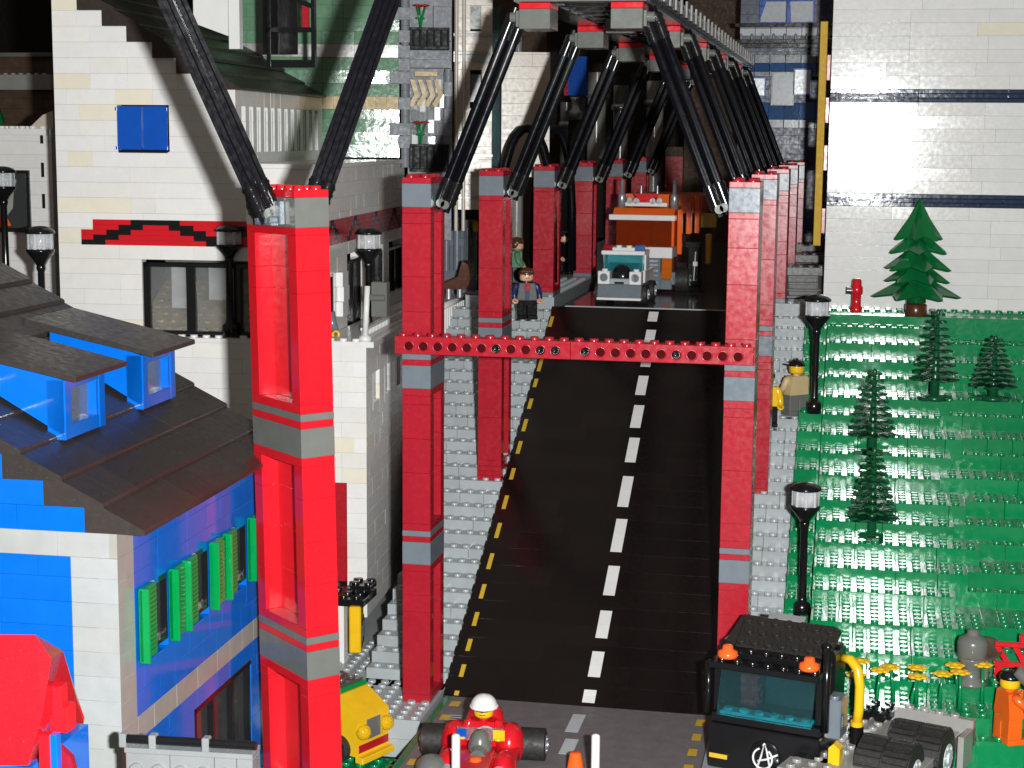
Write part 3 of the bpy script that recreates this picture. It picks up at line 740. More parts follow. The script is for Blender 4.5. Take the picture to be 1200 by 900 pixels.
# flower boxes on the balconies
def plant(loc, label, petal='darkred', scale=1.0, group=None):
    t = thing('flower_plant', label, 'plant', loc, 0, group)
    m = MB()
    for k in range(3):
        a = k*2.1; m.tube([(0, 0, 0), (.15*math.cos(a), .15*math.sin(a), .7*scale), (.45*math.cos(a), .45*math.sin(a), 1.5*scale)], .1, 6)
        m.ball((.3*math.cos(a+1), .3*math.sin(a+1), .7*scale), .2, 8, 5, (1, 1, .6))
    m.build('stem', 'brightgreen', t)
    for k in range(3):
        a = k*2.1; m = MB(); m.lathe([(.05, 0), (.4, .1), (.45, .2), (.2, .25), (.05, .3)], (.45*math.cos(a), .45*math.sin(a), 1.5*scale), 8); m.build('blossom', petal, t)
    return t
cG = lambda x, y, z: tuple(Matrix.Translation((-52.3, 153.5, 0)) @ Matrix.Rotation(R(15.5), 4, 'Z') @ Vector((x, y, z)))
plant(cG(12.2, -.3, 50.0), 'red flowers on green stems above the upper black balcony', scale=1.25)
plant(cG(12.2, -.3, 39.2), 'red flowers on green stems above the lower black balcony', scale=1.25)

# ------------------------------------------------------------------ far things
def slab(name, label, cat, px0, py0, px1, py1, Y, depth, mat, zb=None, frames=None, part='wall', lens=(3, 4, 6)):
    a = atY(px0, py0, Y); b = atY(px1, py1, Y); z0 = zb if zb is not None else b.z
    t = thing(name, label, cat, (a.x, Y, 0)); W_ = b.x-a.x
    m = MB(); bricks(m, 0, W_, z0, a.z, 0, depth, lens=lens, odd=0); m.build(part, mat, t)
    return t, W_, z0, a.z
t, W_, z0, z1 = slab('white_shop', 'low white brick shop with a black framed window and studded parapet', 'shop', -30, 150, 66, 345, 142, 8, 'white', 20)
m = MB(); m.studs(0, W_, -.1, 1.9, z1, 10); m.box(0, W_-.3, -.5, -.02, z1-.6, z1-.02, .03); m.build('parapet', 'white', t)
m = MB(); xw = W_-2.2; m.box(0, xw, -.25, .2, 31, 36.6, .03); wf = m.build('window', 'black', t)
m = MB(); m.box(.3, xw-.3, -.32, -.26, 31.4, 36.3, .01); m.build('pane', 'smoke', wf)
m = MB(); m.prism([(xw-3.0, 31.5), (xw-1.6, 33.2), (xw-1.4, 35.4), (xw-3.0, 35.4)], -.4, -.34, 'y'); m.box(xw-3, xw-1.2, -.41, -.34, 35.4, 35.8, .01); m.build('poster', 'warmgrey', wf)
m = MB(); m.prism([(xw-3.2, 31.4), (xw-1.8, 31.6), (xw-2.6, 33.2)], -.44, -.405, 'y'); m.build('poster_figure', 'orange', wf)
for i, z in enumerate((39, 36, 33.2)): m = MB(); m.box(W_-1.1, W_-.8, -.03, .2, z, z+1.3, .01); m.build('slot', 'black', t)
v = atY(60, 160, 141); m = MB(); m.prism([(-1.2, 0), (1.2, 0), (1.2, 1.6), (.2, 1.2)], 0, 1.5, 'y'); o = m.build('corner_slope', 'cream', t); o.location = (W_-1.2, .4, z1)
t, W_, z0, z1 = slab('grey_building', 'dim grey building with a pale cornice far behind the white shop', 'building', -60, 62, 64, 140, 190, 6, 'woodbrown', 20)
m = MB(); m.box(-1, W_, -.8, 0, z1-4.4, z1-2.6, .05); m.studs(0, W_, -.8, .2, z1-2.6, 8); m.build('cornice', 'warmgrey', t); m = MB(); m.box(-1, W_, -.6, 0, z1-.5, z1, .05); m.build('cornice', 'oldgrey', t)
v = atY(22, 148, 150)
ct_ = thing('cone_tree', 'smooth green cone shaped tree on the roof of the white shop', 'tree', (v.x, 144, v.z-.3))
m = MB(); m.lathe([(1.5, 0), (1.55, .3), (1.2, 1.4), (.8, 2.6), (.45, 3.4), (.1, 3.75)], (0, 0, .4), 14); m.build('crown', 'treegreen', ct_)
m = MB(); m.cone((0, 0, 0), (0, 0, .45), .4, .4, 10); m.build('trunk', 'brown', ct_)
# blue glass block, top right
a = atY(868, 0, 226); b = atY(974, 165, 226)
t = thing('blue_building', 'blue and white building with dark balconies far behind the bridge', 'building', (a.x, 226, 0)); W_ = b.x-a.x; zt = a.z
Pz = lambda py: atY(920, py, 226).z
m = MB(); bricks(m, 0, W_, 20, 62, .6, 3, lens=(3, 4), odd=0); m.build('wall', 'navy', t)
for py0, py1, mat in ((64, 74, 'bluegrey'), (74, 84, 'transblue'), (120, 140, 'transblue'), (140, 150, 'bluegrey'), (33, 42, 'palegrey'), (84, 90, 'bluegrey')):
    m = MB(); x = 0
    while x < W_-1: m.box(x+.02, min(x+2, W_)-.02, -.1, .6, Pz(py1), Pz(py0), .05, tn(.3)); x += 2
    m.build('panel', mat, t)
for px, py0, py1, w_ in ((905, 2, 26, 3.2), (935, 2, 26, 3.2), (888, 92, 112, 2.2), (940, 82, 110, 2.0), (918, 86, 122, 2.6)):
    x = (px-868)/106*W_
    m = MB(); m.box(x-w_/2-.2, x+w_/2+.2, -.3, .6, Pz(py1)-.2, Pz(py0)+.2, .04); f = m.build('window', 'shutterblue' if px != 918 else 'warmgrey', t)
    m = MB(); m.box(x-w_/2, x+w_/2, -.36, -.31, Pz(py1), Pz(py0), .02, None, (rng.uniform(-.05, .05), rng.uniform(-.03, .03))); m.build('pane', 'palegrey', f)
for py in (28, 47, 52):
    m = MB(); m.box(-.5, W_+.3, -2.0, -.2, Pz(py+5), Pz(py), .04); bo_ = m.build('balcony', 'black', t)
m = MB()
for i in range(9): m.cone((i*1.4+.3, -1.9, Pz(47)), (i*1.4+.3, -1.9, Pz(42)), .1, .1, 6); m.ball((i*1.4+.3, -1.9, Pz(41.5)), .16, 8, 5)
m.build('baluster', 'silver', t)
# red fire house at the end of the bridge
t, W_, z0, z1 = slab('red_house', 'dark red brick house with a grey door at the far end of the bridge', 'house', 780, 172, 872, 330, 268, 5, 'darkred', 23)
m = MB(); m.box(W_*.42, W_*.62, -.2, .1, 30, z1-3.5, .04); m.build('door', 'oldgrey', t)
m = MB(); m.box(0, W_, -.3, .1, z1-1.5, z1, .04); m.build('roof_edge', 'woodbrown', t)
for px0, py0, px1, py1, Y, mat, lab in ((566, -30, 640, 62, 240, 'woodbrown', 'tall dark brown wooden panel behind the cream wall'), (806, -30, 872, 68, 262, 'woodbrown', 'brown wooden panel behind the bridge chord beside the blue building'),
                               (640, 60, 790, 240, 290, 'darkroom', 'black wall closing the far end of the bridge')):
    a = atY(px0, py0, Y); b = atY(px1, py1, Y); m = MB(); m.box(a.x, b.x, Y, Y+1, 20, a.z, .05); tag(m.build('panel_wall', mat), lab, 'wall')
a = atY(661, 66, 235); b = atY(687, 112, 235)
t = thing('sign_column', 'narrow blue and red column with a silver foot seen through the bridge struts', 'column', ((a.x+b.x)/2, 235, 0)); w_ = b.x-a.x
m = MB(); m.box(-w_*.3, w_*.5, 0, 1.5, b.z, a.z, .05); m.build('blue_panel', 'shutterblue', t); m = MB(); m.box(-w_*.5, -w_*.31, 0, 1.5, b.z, a.z-1, .05); m.build('red_edge', 'darkred', t)
m = MB(); m.lathe([(.9, 0), (1.0, 1), (.6, 1.4), (.6, 2.6), (.9, 3)], (0, .7, b.z-3.2), 12); m.build('silver_foot', 'silver', t); m = MB(); m.box(-.9, .9, .2, 1.4, 24, b.z-3.3, .05); m.build('base', 'black', t)
# dim pipes behind the bridge
for k, (px, py0, Y, r) in enumerate(((664, 120, 262, 1.0), (700, 85, 270, 1.5), (728, 100, 268, 1.2), (768, 95, 272, 1.4))):
    a = atY(px, py0, Y); t = thing('pipe', ('slender dim grey pipe, the one nearest the sign column', 'widest dim grey pipe far behind the bridge struts', 'dim grey pipe in the middle of the row behind the struts', 'dim grey pipe nearest the red house behind the struts')[k], 'pipe', (a.x, Y, 24), 0, 'dim grey pipes behind the bridge')
    m = MB(); m.cone((0, 0, 0), (0, 0, a.z-24), r, r, 16); m.build('shaft', 'warmgrey' if k % 2 else 'oldgrey', t); m = MB(); m.lathe([(r, 0), (r*1.25, .2), (r*1.25, .9), (r, 1.1)], (0, 0, a.z-24-4), 16); m.build('collar', 'silver', t)
# white silos, hoses
for px, py0, py1, Y, r, lab in ((606, 195, 262, 200, .8, 'pale grey pipe standing behind the second left pillar'), (608, 20, 160, 215, .45, 'thin cream drainpipe with silver collars beside the cream wall')):
    a = atY(px, py0, Y); b = atY(px, py1, Y)
    t = thing('pipe', lab, 'pipe', (a.x, Y, 0)); m = MB(); m.cone((0, 0, 24), (0, 0, a.z), r, r, 14); m.build('shaft', 'warmgrey', t)
    m = MB(); m.lathe([(r, 0), (r*1.6, .3), (r*1.2, .8), (r*1.6, 1.2), (r, 1.6)], (0, 0, (a.z+b.z)/2), 14); m.build('collar', 'silver', t)
for px0, px1, py, Y, lab in ((584, 640, 150, 157, 'black hose arching high behind the second left pillar'), (626, 664, 150, 172, 'black hose arch further back, between the left pillars')):
    a = atY(px0, 215, Y); b = atY(px1, 215, Y); top = atY((px0+px1)/2, py, Y).z; pts = []
    for i in range(15):
        q = i/14*math.pi; pts.append(((a.x+b.x)/2 - math.cos(q)*(b.x-a.x)/2, Y+i*.3, 26+(top-26)*math.sin(q)**.55))
    m = MB(); m.tube(pts, .45, 10); tag(m.build('hose', 'hoseblack'), lab, 'hose')
# clutter seen between the left pillars
a = atY(520, 232, 168); b = atY(550, 318, 168)
t = thing('machine', 'dark grey machine with upright cylinders and a blue cap behind the first pillar', 'machine', (a.x, 168, b.z)); h = a.z-b.z
m = MB()
for i in range(3): m.cone((.3+i*1.1, 0, 0), (.3+i*1.1, 0, h*(.9-.15*i)), .4, .4, 12)
m.box(-.2, 3.0, -.2, .5, h*.35, h*.45, .04); m.box(-.3, 3.2, .3, 1.4, -3, h*.7, .05); m.prism([(0, h*.5), (2.8, h*.62), (2.8, h*.72), (0, h*.62)], -.5, -.2, 'y'); m.build('frame', 'bluegrey', t)
m = MB(); m.cone((1.4, 0, h*.76), (1.4, 0, h*.82), .45, .45, 10); m.build('blue_cap', 'shutterblue', t); m = MB(); m.cone((3.3, 0, h*.55), (3.3, 0, h*.68), .3, .3, 10); m.build('yellow_knob', 'yellow', t)
a = atY(534, 322, 158)
t = thing('seat', 'reddish brown curved seat piece leaning behind the white fence', 'seat', (a.x, 158, a.z-1.4)); m = MB()
m.prism([(-1.3, 0), (1.0, 0), (1.5, .9), (1.2, 2.4), (.6, 2.7), (.2, 1.2), (-1.2, .6)], 0, 2.2, 'y'); m.build('shell', 'brown', t); m = MB(); m.cone((-.8, .5, -1), (-.8, .5, 0), .3, .3, 10); m.cone((.3, .5, -.8), (.3, .5, 0), .3, .3, 10); m.build('foot', 'silver', t)
for px, py, Y, h_ in ((548, 352, 150, 0), ):
    a = atY(514, 362, Y); b = atY(552, 344, Y+16)
    t = thing('fence', 'low white fence rail running back beside the first pillars', 'fence', (a.x, Y, a.z)); d = Vector((b.x-a.x, 16, b.z-a.z))
    m = MB(); m.tube([(0, 0, 0), tuple(d)], .3, 6); m.build('rail', 'white', t)
    m = MB()
    for i in range(17): m.box(d.x*i/16-.1, d.x*i/16+.1, d.y*i/16-.1, d.y*i/16+.1, -4+d.z*i/16, d.z*i/16, .01)
    m.build('picket', 'white', t)
# dark rails stacked on the right of the bridge
for i, (px, py, Y) in enumerate(((944, 396, 168), (938, 352, 186), (934, 320, 205), (932, 300, 224))):
    a = atY(px, py, Y); lab = ('dark grey track section standing nearest, just beyond the grey pavement', 'dark grey track section second from the grey pavement', 'dark grey track section third from the grey pavement', 'dark grey track section farthest back, under the last pillars')[i]
    t = thing('track_section', lab, 'track', (a.x-2.2, Y, 24.1), R(6), 'dark track sections beside the bridge')
    m = MB()
    for s_ in (0, 3.4): m.prism([(0, 0), (1.2, 0), (4, 2.4), (4, 3.2), (3.4, 3.2)], s_, s_+.5, 'x')
    m.build('rail', 'deckgrey', t)
    for j in range(5): m = MB(); m.box(-.4, 4.3, .3+j*.8, .7+j*.8, .3+j*.6, .55+j*.6, .03); m.build('tie', 'roofblack', t)
    m = MB(); m.box(-.3, 5, -.4, .6, 2.6, 3.4, .04); m.studs(0, 5, -.4, .6, 3.4, 8); m.build('plate', 'oldgrey', t); m = MB(); m.box(0, 5.2, 4, 8, -.1, 3.2, .05); m.build('block', 'roofblack', t)

# ------------------------------------------------------------------ toy figures
def figure(label, loc, rz, torso, legs, head='yellow', hair=None, hat=None, arms=None, hands=None, seated=False, arm_up=0.0, face=1, vest=None, hatmat='black', noarms=False, visor=False):
    t = thing('toy_figure', label, 'toy figure', loc, rz)
    arms = arms or torso; hands = hands or head
    z = 0.0
    if not seated:
        for s_ in (-1, 1):
            m = MB(); x0, x1 = (-.98, -.03) if s_ < 0 else (.03, .98)
            m.box(x0, x1, -.5, .5, .35, 1.45, .06); m.box(x0, x1, -.78, .5, 0, .38, .05); m.build('leg', legs, t)
        m = MB(); m.box(-.97, .97, -.48, .48, 1.3, 1.78, .05); m.build('hip', legs, t)
    z = 1.78
    m = MB(); pr = [(-.98, z), (.98, z), (.98, z+.15), (.74, z+1.62), (-.74, z+1.62), (-.98, z+.15)]; m.prism(pr, -.5, .5, 'y'); m.cone((0, 0, z+1.6), (0, 0, z+1.78), .32, .3, 12); to = m.build('torso', torso, t)
    if vest:
        for s_ in (-1, 1):
            m = MB(); m.prism([(s_*.2, z+.05), (s_*.9, z+.05), (s_*.7, z+1.55), (s_*.34, z+1.55)], -.56, -.505, 'y'); m.build('vest_panel', vest, to)
        m = MB(); m.prism([(-.18, z+.9), (.18, z+.9), (.3, z+1.6), (-.3, z+1.6)], -.53, -.503, 'y'); m.build('shirt', 'darkred', to)
    if not noarms:
        for s_ in (-1, 1):
            u = arm_up if isinstance(arm_up, float) else arm_up[0 if s_ < 0 else 1]
            sh = Vector((s_*.92, 0, z+1.35)); el = sh+Vector((s_*.28, -.15-.45*u, -.72+.2*u)); wr = el+Vector((-s_*.02, -.45-.25*u, -.5+.75*u))
            m = MB(); m.tube([tuple(sh+Vector((-s_*.2, 0, .08))), tuple(sh+Vector((s_*.08, 0, -.05))), tuple(el), tuple(wr)], [.3, .33, .3, .25], 10); ar = m.build('arm', arms, t)
            d = (wr-el).normalized(); m = MB(); c_ = wr+d*.22
            m.cone(tuple(wr), tuple(wr+d*.12), .17, .2, 10)
            pts = []
            for i in range(9):
                a = R(-140+35*i)*1.0; pts.append(tuple(c_+d*(.22*(1-math.cos(a))*.0+.24*math.cos(math.pi*.5+a*.0)) + d*.22*math.cos(a) + Vector((1, 0, 0))*.22*math.sin(a)))
            m.tube(pts, .1, 6); m.build('hand', hands, ar)
    hz = z+1.76
    m = MB(); m.lathe([(.3, 0), (.52, .06), (.62, .16), (.64, .3), (.64, .78), (.6, .92), (.48, 1.02), (.3, 1.05)], (0, 0, hz), 18); hd = m.build('head', head, t)
    if face:
        for s_ in (-1, 1):
            m = MB(); m.ball((s_*.2, -.615, hz+.62), .075, 8, 5, (1, .35, 1)); m.build('eye', 'black', hd)
        m = MB(); m.tube([(-.2, -.615, hz+.34), (0, -.645, hz+.29), (.2, -.615, hz+.34)], .03, 6); m.build('mouth', 'black' if not visor else 'roofblack', hd)
        if visor: m = MB(); m.tube([(-.6, -.25, hz+.62), (-.35, -.56, hz+.6), (0, -.66, hz+.55), (.35, -.56, hz+.6), (.6, -.25, hz+.62)], .08, 6); m.build('goggles', 'roofblack', hd)
    if hair:
        m = MB(); m.ball((0, .06, hz+.72), .76, 16, 8, (1, 1.02, .82), -.1, 1); m.ball((0, .2, hz+.55), .72, 14, 6, (1, .85, .9), -.6, .5)
        for k in range(5): m.ball((-.45+.22*k, -.5, hz+.93+.06*(k % 2)), .24, 8, 5, (1, .7, .7))
        m.build('hair', hair, t)
    if hat == 'cap':
        m = MB(); m.ball((0, 0, hz+.7), .72, 16, 7, (1, 1, .8), 0, 1); m.prism([(-.5, -.5), (.5, -.5), (.45, -1.15), (0, -1.3), (-.45, -1.15)], hz+.68, hz+.78, 'z'); m.ball((0, 0, hz+1.27), .12, 8, 4); m.build('cap', hatmat, t)
    if hat == 'helmet':
        m = MB(); m.ball((0, .1, hz+.72), .86, 18, 9, (1, 1.05, .92), -.1, 1); m.lathe([(.84, 0), (.93, .02), (.93, .16), (.84, .2)], (0, .1, hz+.62), 18); m.build('helmet', hatmat, t)
    return t
a = atZ(934, 488, rz_(139)+1.0)
figure('toy figure in tan shirt and black cap standing beside the lamp on the pavement', (-4.3, 144.6, .2+.4+.8*math.floor((144.6-114)*SL/.8)), R(-140), 'tan', 'oldgrey', hat='cap', hands='yellow')
figure('toy figure with yellow hand half hidden behind the second right pillar', (-6.75, 142.9, .2+.4+.8*math.floor((142.9-114)*SL/.8)), R(10), 'yellow', 'black', hair='brown')
a = atZ(612, 388, 24.8)
figure('toy figure in navy jacket with brown hair standing by the bridge crest', (-29.9, 155.3, .6+.8*math.floor((155.3-114)*SL/.8)), R(20), 'navy', 'black', 'skin', hair='brown', vest='oldgrey', hands='skin')
a = atY(606, 334, 172)
figure('toy figure in green shirt with brown hair behind the second left pillar', (a.x, 172, 24.8), R(100), 'sand', 'black', 'skin', hair='brown', face=1)
a = atY(661, 330, 186)
figure('toy figure dressed in black crouched between the third and fourth left pillars', (a.x, 186, 24.8), R(60), 'black', 'black', 'skin', hair='black', hands='skin')

# ------------------------------------------------------------------ street lamps
def lamp_post(loc, label, h=10.0, base=True):
    t = thing('street_lamp', label, 'street lamp', loc, rng.random(), 'black street lamps with clear round heads')
    m = MB(); m.lathe([(.62, 0), (.62, .9), (.5, 1.0), (.36, 1.1), (.30, 1.4), (.27, h*.66), (.36, h*.68), (.36, h*.70), (.3, h*.72)], (0, 0, 0), 14); m.build('post', 'black', t)
    m = MB(); m.lathe([(.3, h*.70), (.55, h*.745), (1.0, h*.80), (1.08, h*.815), (1.08, h*.83), (.3, h*.832)], (0, 0, 0), 18); m.build('cup', 'black', t)
    m = MB()
    for k in range(8):
        q = 2*math.pi*k/8; m.cone((.86*math.cos(q), .86*math.sin(q), h*.832), (.86*math.cos(q), .86*math.sin(q), h*.945), .16, .16, 8)
    m.lathe([(.75, h*.832), (.95, h*.834), (.95, h*.945), (.75, h*.947)], (0, 0, 0), 18)
    m.build('lantern', 'lantern', t)
    m = MB(); m.cone((0, 0, h*.83), (0, 0, h*.945), .22, .22, 10); m.build('highlight_core', 'whitegloss', t)  # white core added for the bright highlight in the middle of the lantern
    m = MB(); m.lathe([(1.08, h*.947), (1.15, h*.95), (1.12, h*.965), (.9, h*.985), (.5, h*1.0), (.12, h*1.005)], (0, 0, 0), 18); m.build('dome', 'black', t)
    return t
Z2 = lambda y: max(.6, (RY0+math.floor((y-RY0+2)/2.2)*2.2-2-RY0)*SL+1.4)
for px, py, lab in ((961, 489, 'black street lamp beside the tan shirted figure on the terrace edge'), (948, 720, 'black street lamp at the foot of the green terraces above the truck')):
    best = min(((abs((Vector((-3, y/10, Z2(y/10)))-Vector((0, 0, CAM_Z))).normalized().dot(ray(px, py).normalized())-1), y/10) for y in range(1100, 1600)))
    lamp_post((-2.7, best[1], Z2(best[1])), lab)
a = atY(270, 396, 124.6); lamp_post((a.x, 124.6, ZL+.1), 'black street lamp before the shop window of the white house', 8.7)
a = atY(51, 402, 120); lamp_post((a.x, 120, a.z-1.2), 'black street lamp behind the roof of the blue house', 10.2)
a = atY(432, 270, 136); lamp_post((a.x, 136, a.z-9.8), 'black street lamp on the terrace of the white house', 10)
a = atY(3, 198, 136); lamp_post((a.x, 136, a.z-9.8), 'black street lamp cut by the picture edge before the white shop', 10)

# ------------------------------------------------------------------ trees
def pine(loc, label):
    t = thing('pine_tree', label, 'tree', loc, .3)
    m = MB(); tiers = ((10.7, 7.0, 2.3), (8.3, 5.8, 2.95), (7.0, 4.25, 3.2), (5.6, 3.1, 3.0), (4.4, 1.7, 4.1))
    for i, (zt, zb, r) in enumerate(tiers):
        n = 6; vs = [(0, 0, zt)]; ring = []
        for k in range(n*2):
            q = math.pi*k/n+.2*i; tip = k % 2 == 0; rr = r*(1 if tip else .62); ring.append((rr*math.cos(q), rr*math.sin(q), zb-(.0 if tip else -.35)))
        mid = [(x*.42, y*.42, zb+(zt-zb)*.52) for x, y, z in ring]; low = [(x*.9, y*.9, z-.12) for x, y, z in ring]; cen = [(x*.35, y*.35, zb+.25) for x, y, z in ring]
        vs += mid+ring+low+cen; K = 2*n
        fs = [[0, 1+k, 1+(k+1) % K] for k in range(K)]
        for a in range(3): fs += [[1+a*K+k, 1+a*K+(k+1) % K, 1+(a+1)*K+(k+1) % K, 1+(a+1)*K+k] for k in range(K)]
        m.add(vs, fs)
    m.lathe([(.9, 1.2), (.7, 6.0), (.3, 9)], (0, 0, 0), 12); m.build('crown', 'treegreen', t)
    m = MB(); m.lathe([(.95, 0), (1.0, .1), (1.0, 1.0), (.9, 1.1)], (0, 0, 0), 14); m.build('trunk', 'brown', t)
a = atY(1073, 366, 158.6); pine((a.x, 158.6, 24.0), 'large green pine with pointed glossy branches before the white wall')
def spiral_tree(loc, label, h=6.9):
    t = thing('small_pine', label, 'tree', loc, rng.random()*3, 'small dark pines with ringed branches on the terraces')
    m = MB(); nt = 10
    for i in range(nt):
        z = h*.24+(h*.72)*i/(nt-1); r = .62+1.38*(1-i/(nt-1)); n = 12; vs = []; K = 2*n; ph = i*.35
        for zz_, f in ((.10, .25), (.03, 1.0), (-.11, 1.0), (-.08, .25)):
            for k in range(K):
                q = math.pi*k/n+ph; rr = r*f*((1 if k % 2 == 0 else .86) if f == 1 else 1); vs.append((rr*math.cos(q), rr*math.sin(q), z+zz_+(.10 if (k % 2 and f == 1) else 0)))
        fs = []
        for a in range(3): fs += [[a*K+k, a*K+(k+1) % K, (a+1)*K+(k+1) % K, (a+1)*K+k] for k in range(K)]
        m.add(vs, fs+[list(range(K)), [3*K+k for k in range(K)][::-1]])
    m.ball((0, 0, h*.98), .2, 8, 6, (1, 1, 1.6)); m.build('crown', 'darktree', t)
    m = MB(); m.lathe([(.95, 0), (.95, .35), (.40, .42), (.34, h*.3), (.14, h*.97)], (0, 0, 0), 12); m.box(-1.4, 1.4, -.5, .5, 0, .34, .05); m.build('trunk', 'darktree', t)
def hill_z(x, y):
    z = 24.2-1.2*len(runs)+1.2; out = z-1.2
    for k in range(len(runs)):
        xk = 9.0+.55*((k*7) % 5) - k*.15; d = (2 if k % 2 else 1) if x > xk else 0
        if y >= Yb[k]+d: out = z
        z += 1.2
    return out
def on_hill(px, py):
    d = ray(px, py)
    for i in range(900, 1650):
        y = i/10; p = d*(y/d.y); 
        if p.z+CAM_Z <= hill_z(p.x, y): return (p.x, y+.4, hill_z(p.x, y))
    return (p.x, 158, 24.0)
spiral_tree(on_hill(1021, 546), 'dark ringed pine upper of the stacked pair on the terraces')
spiral_tree(on_hill(1021, 632), 'dark ringed pine lower of the stacked pair on the terraces')
spiral_tree(on_hill(1095, 471), 'dark ringed pine just below the large glossy pine', 7.6)
spiral_tree(on_hill(1163, 484), 'dark ringed pine nearest the picture edge on the terraces', 5.4)
# hydrant
a = atY(1003, 368, 158.2)
t = thing('hydrant', 'small red hydrant with a chrome cap before the white wall', 'hydrant', (a.x, 158.2, 24.2))
m = MB(); m.lathe([(.5, 0), (.55, .1), (.55, .5), (.42, .6), (.42, 1.6), (.55, 1.7), (.55, 2.3), (.42, 2.5), (.42, 2.9), (.3, 3.1)], (0, 0, 0), 14); m.build('body', 'red', t)
m = MB(); m.cone((-.4, -.1, 2.0), (-.9, -.1, 2.0), .3, .34, 12); m.build('cap', 'chrome', t)
# flowers
for i, (px, py, hh) in enumerate(((1003, 822, 2.6), (1008, 834, 2.1), (1027, 830, 2.4), (1047, 824, 2.3), (1067, 838, 2.3), (1074, 828, 2.4), (1101, 832, 2.3), (1125, 834, 2.4), (1123, 826, 2.5), (1151, 830, 2.7))):
    p = on_hill(px, py); t = thing('flower', 'yellow flower on a green stem in the row before the terraces', 'flower', p, rng.random()*6, 'row of yellow flowers')
    b = (rng.uniform(-.35, .35), rng.uniform(-.3, .1)); m = MB(); m.tube([(0, 0, 0), (b[0]*.3, b[1]*.3, hh*.5), (b[0], b[1], hh)], [.16, .12, .1], 7); m.build('stem', 'green', t)
    m = MB()
    for k in range(6): q = k*math.pi/3; m.ball((b[0]+.42*math.cos(q), b[1]+.42*math.sin(q), hh+.08), .27, 8, 5, (1, 1, .4))
    m.ball((b[0], b[1], hh+.1), .34, 10, 5, (1, 1, .5)); m.build('blossom', 'yellow', t)
# urn, wheelbarrow frame
p = on_hill(1137, 824)
t = thing('stone_urn', 'dark grey domed urn standing behind the yellow flowers', 'urn', p)
m = MB(); m.lathe([(1.05, 0), (1.05, .2), (.6, .5), (.62, 1.2), (.95, 1.8), (.95, 1.9)], (0, 0, 0), 16); m.build('stand', 'oldgrey', t)
m = MB(); m.lathe([(.9, 1.9), (1.0, 2.0), (1.02, 2.9), (.9, 3.2), (.5, 3.4), (.4, 3.5), (.4, 3.75), (.1, 3.8)], (0, 0, 0), 16); m.build('dome', 'oldgrey', t)
p = on_hill(1186, 800)
t = thing('red_trestle', 'open red frame with slanted bars beside a brown dish on the terrace', 'frame', (p[0]-.6, p[1], p[2]))
m = MB(); m.box(-.6, 3, 0, .5, .9, 1.25, .04); m.box(-.6, 3, 0, .5, 2.3, 2.6, .04); m.prism([(-.6, 2.3), (-.2, 2.3), (.5, 1.2), (.1, 1.2)], 0, .5, 'y'); m.prism([(1.2, 1.2), (1.6, 1.2), (1.0, 2.3), (.6, 2.3)], 0, .5, 'y'); m.box(1.0, 3, -.1, .6, 2.6, 3.2, .04); m.build('bars', 'red', t)
for x in (-.3, 2.6): m = MB(); m.box(x-.25, x+.25, 0, .5, 0, .89, .03); m.build('leg', 'red', t)
tt = thing('dish', 'round brown dish with dark rim beside the red frame', 'dish', (p[0]-1.7, p[1]+.3, p[2]))
m = MB(Matrix.Translation((0, 0, 2.0)) @ Matrix.Rotation(R(35), 4, 'X')); m.lathe([(.1, -.1), (.95, 0), (1.05, .12), (.95, .2), (.8, .1), (.1, .04)], (0, 0, 0), 18); m.build('bowl', 'woodbrown', tt); m = MB(); m.cone((0, 0, 0), (0, 0, 1.9), .2, .2, 8); m.build('stand', 'oldgrey', tt)
# orange worker
p = on_hill(1180, 884)
figure('toy figure in orange overalls and black cap holding a thick dark grey nozzle', p, R(115), 'orange', 'orange', hat='cap', hands='orange', arm_up=.9)
nz = MB(); base = Vector(p)
q0 = base+Vector((.3, -.7, 5.0)); q1 = base+Vector((2.4, -.6, 3.3))
nz.tube([tuple(q0), tuple(q0.lerp(q1, .45)), tuple(q1)], [.36, .5, .46], 12); nz.ball(tuple(q0.lerp(q1, .5)), .58, 12, 7); nz.ball(tuple(q1), .55, 12, 7); tag(nz.build('nozzle', 'oldgrey'), 'thick dark grey nozzle held slantwise by the orange figure', 'nozzle')

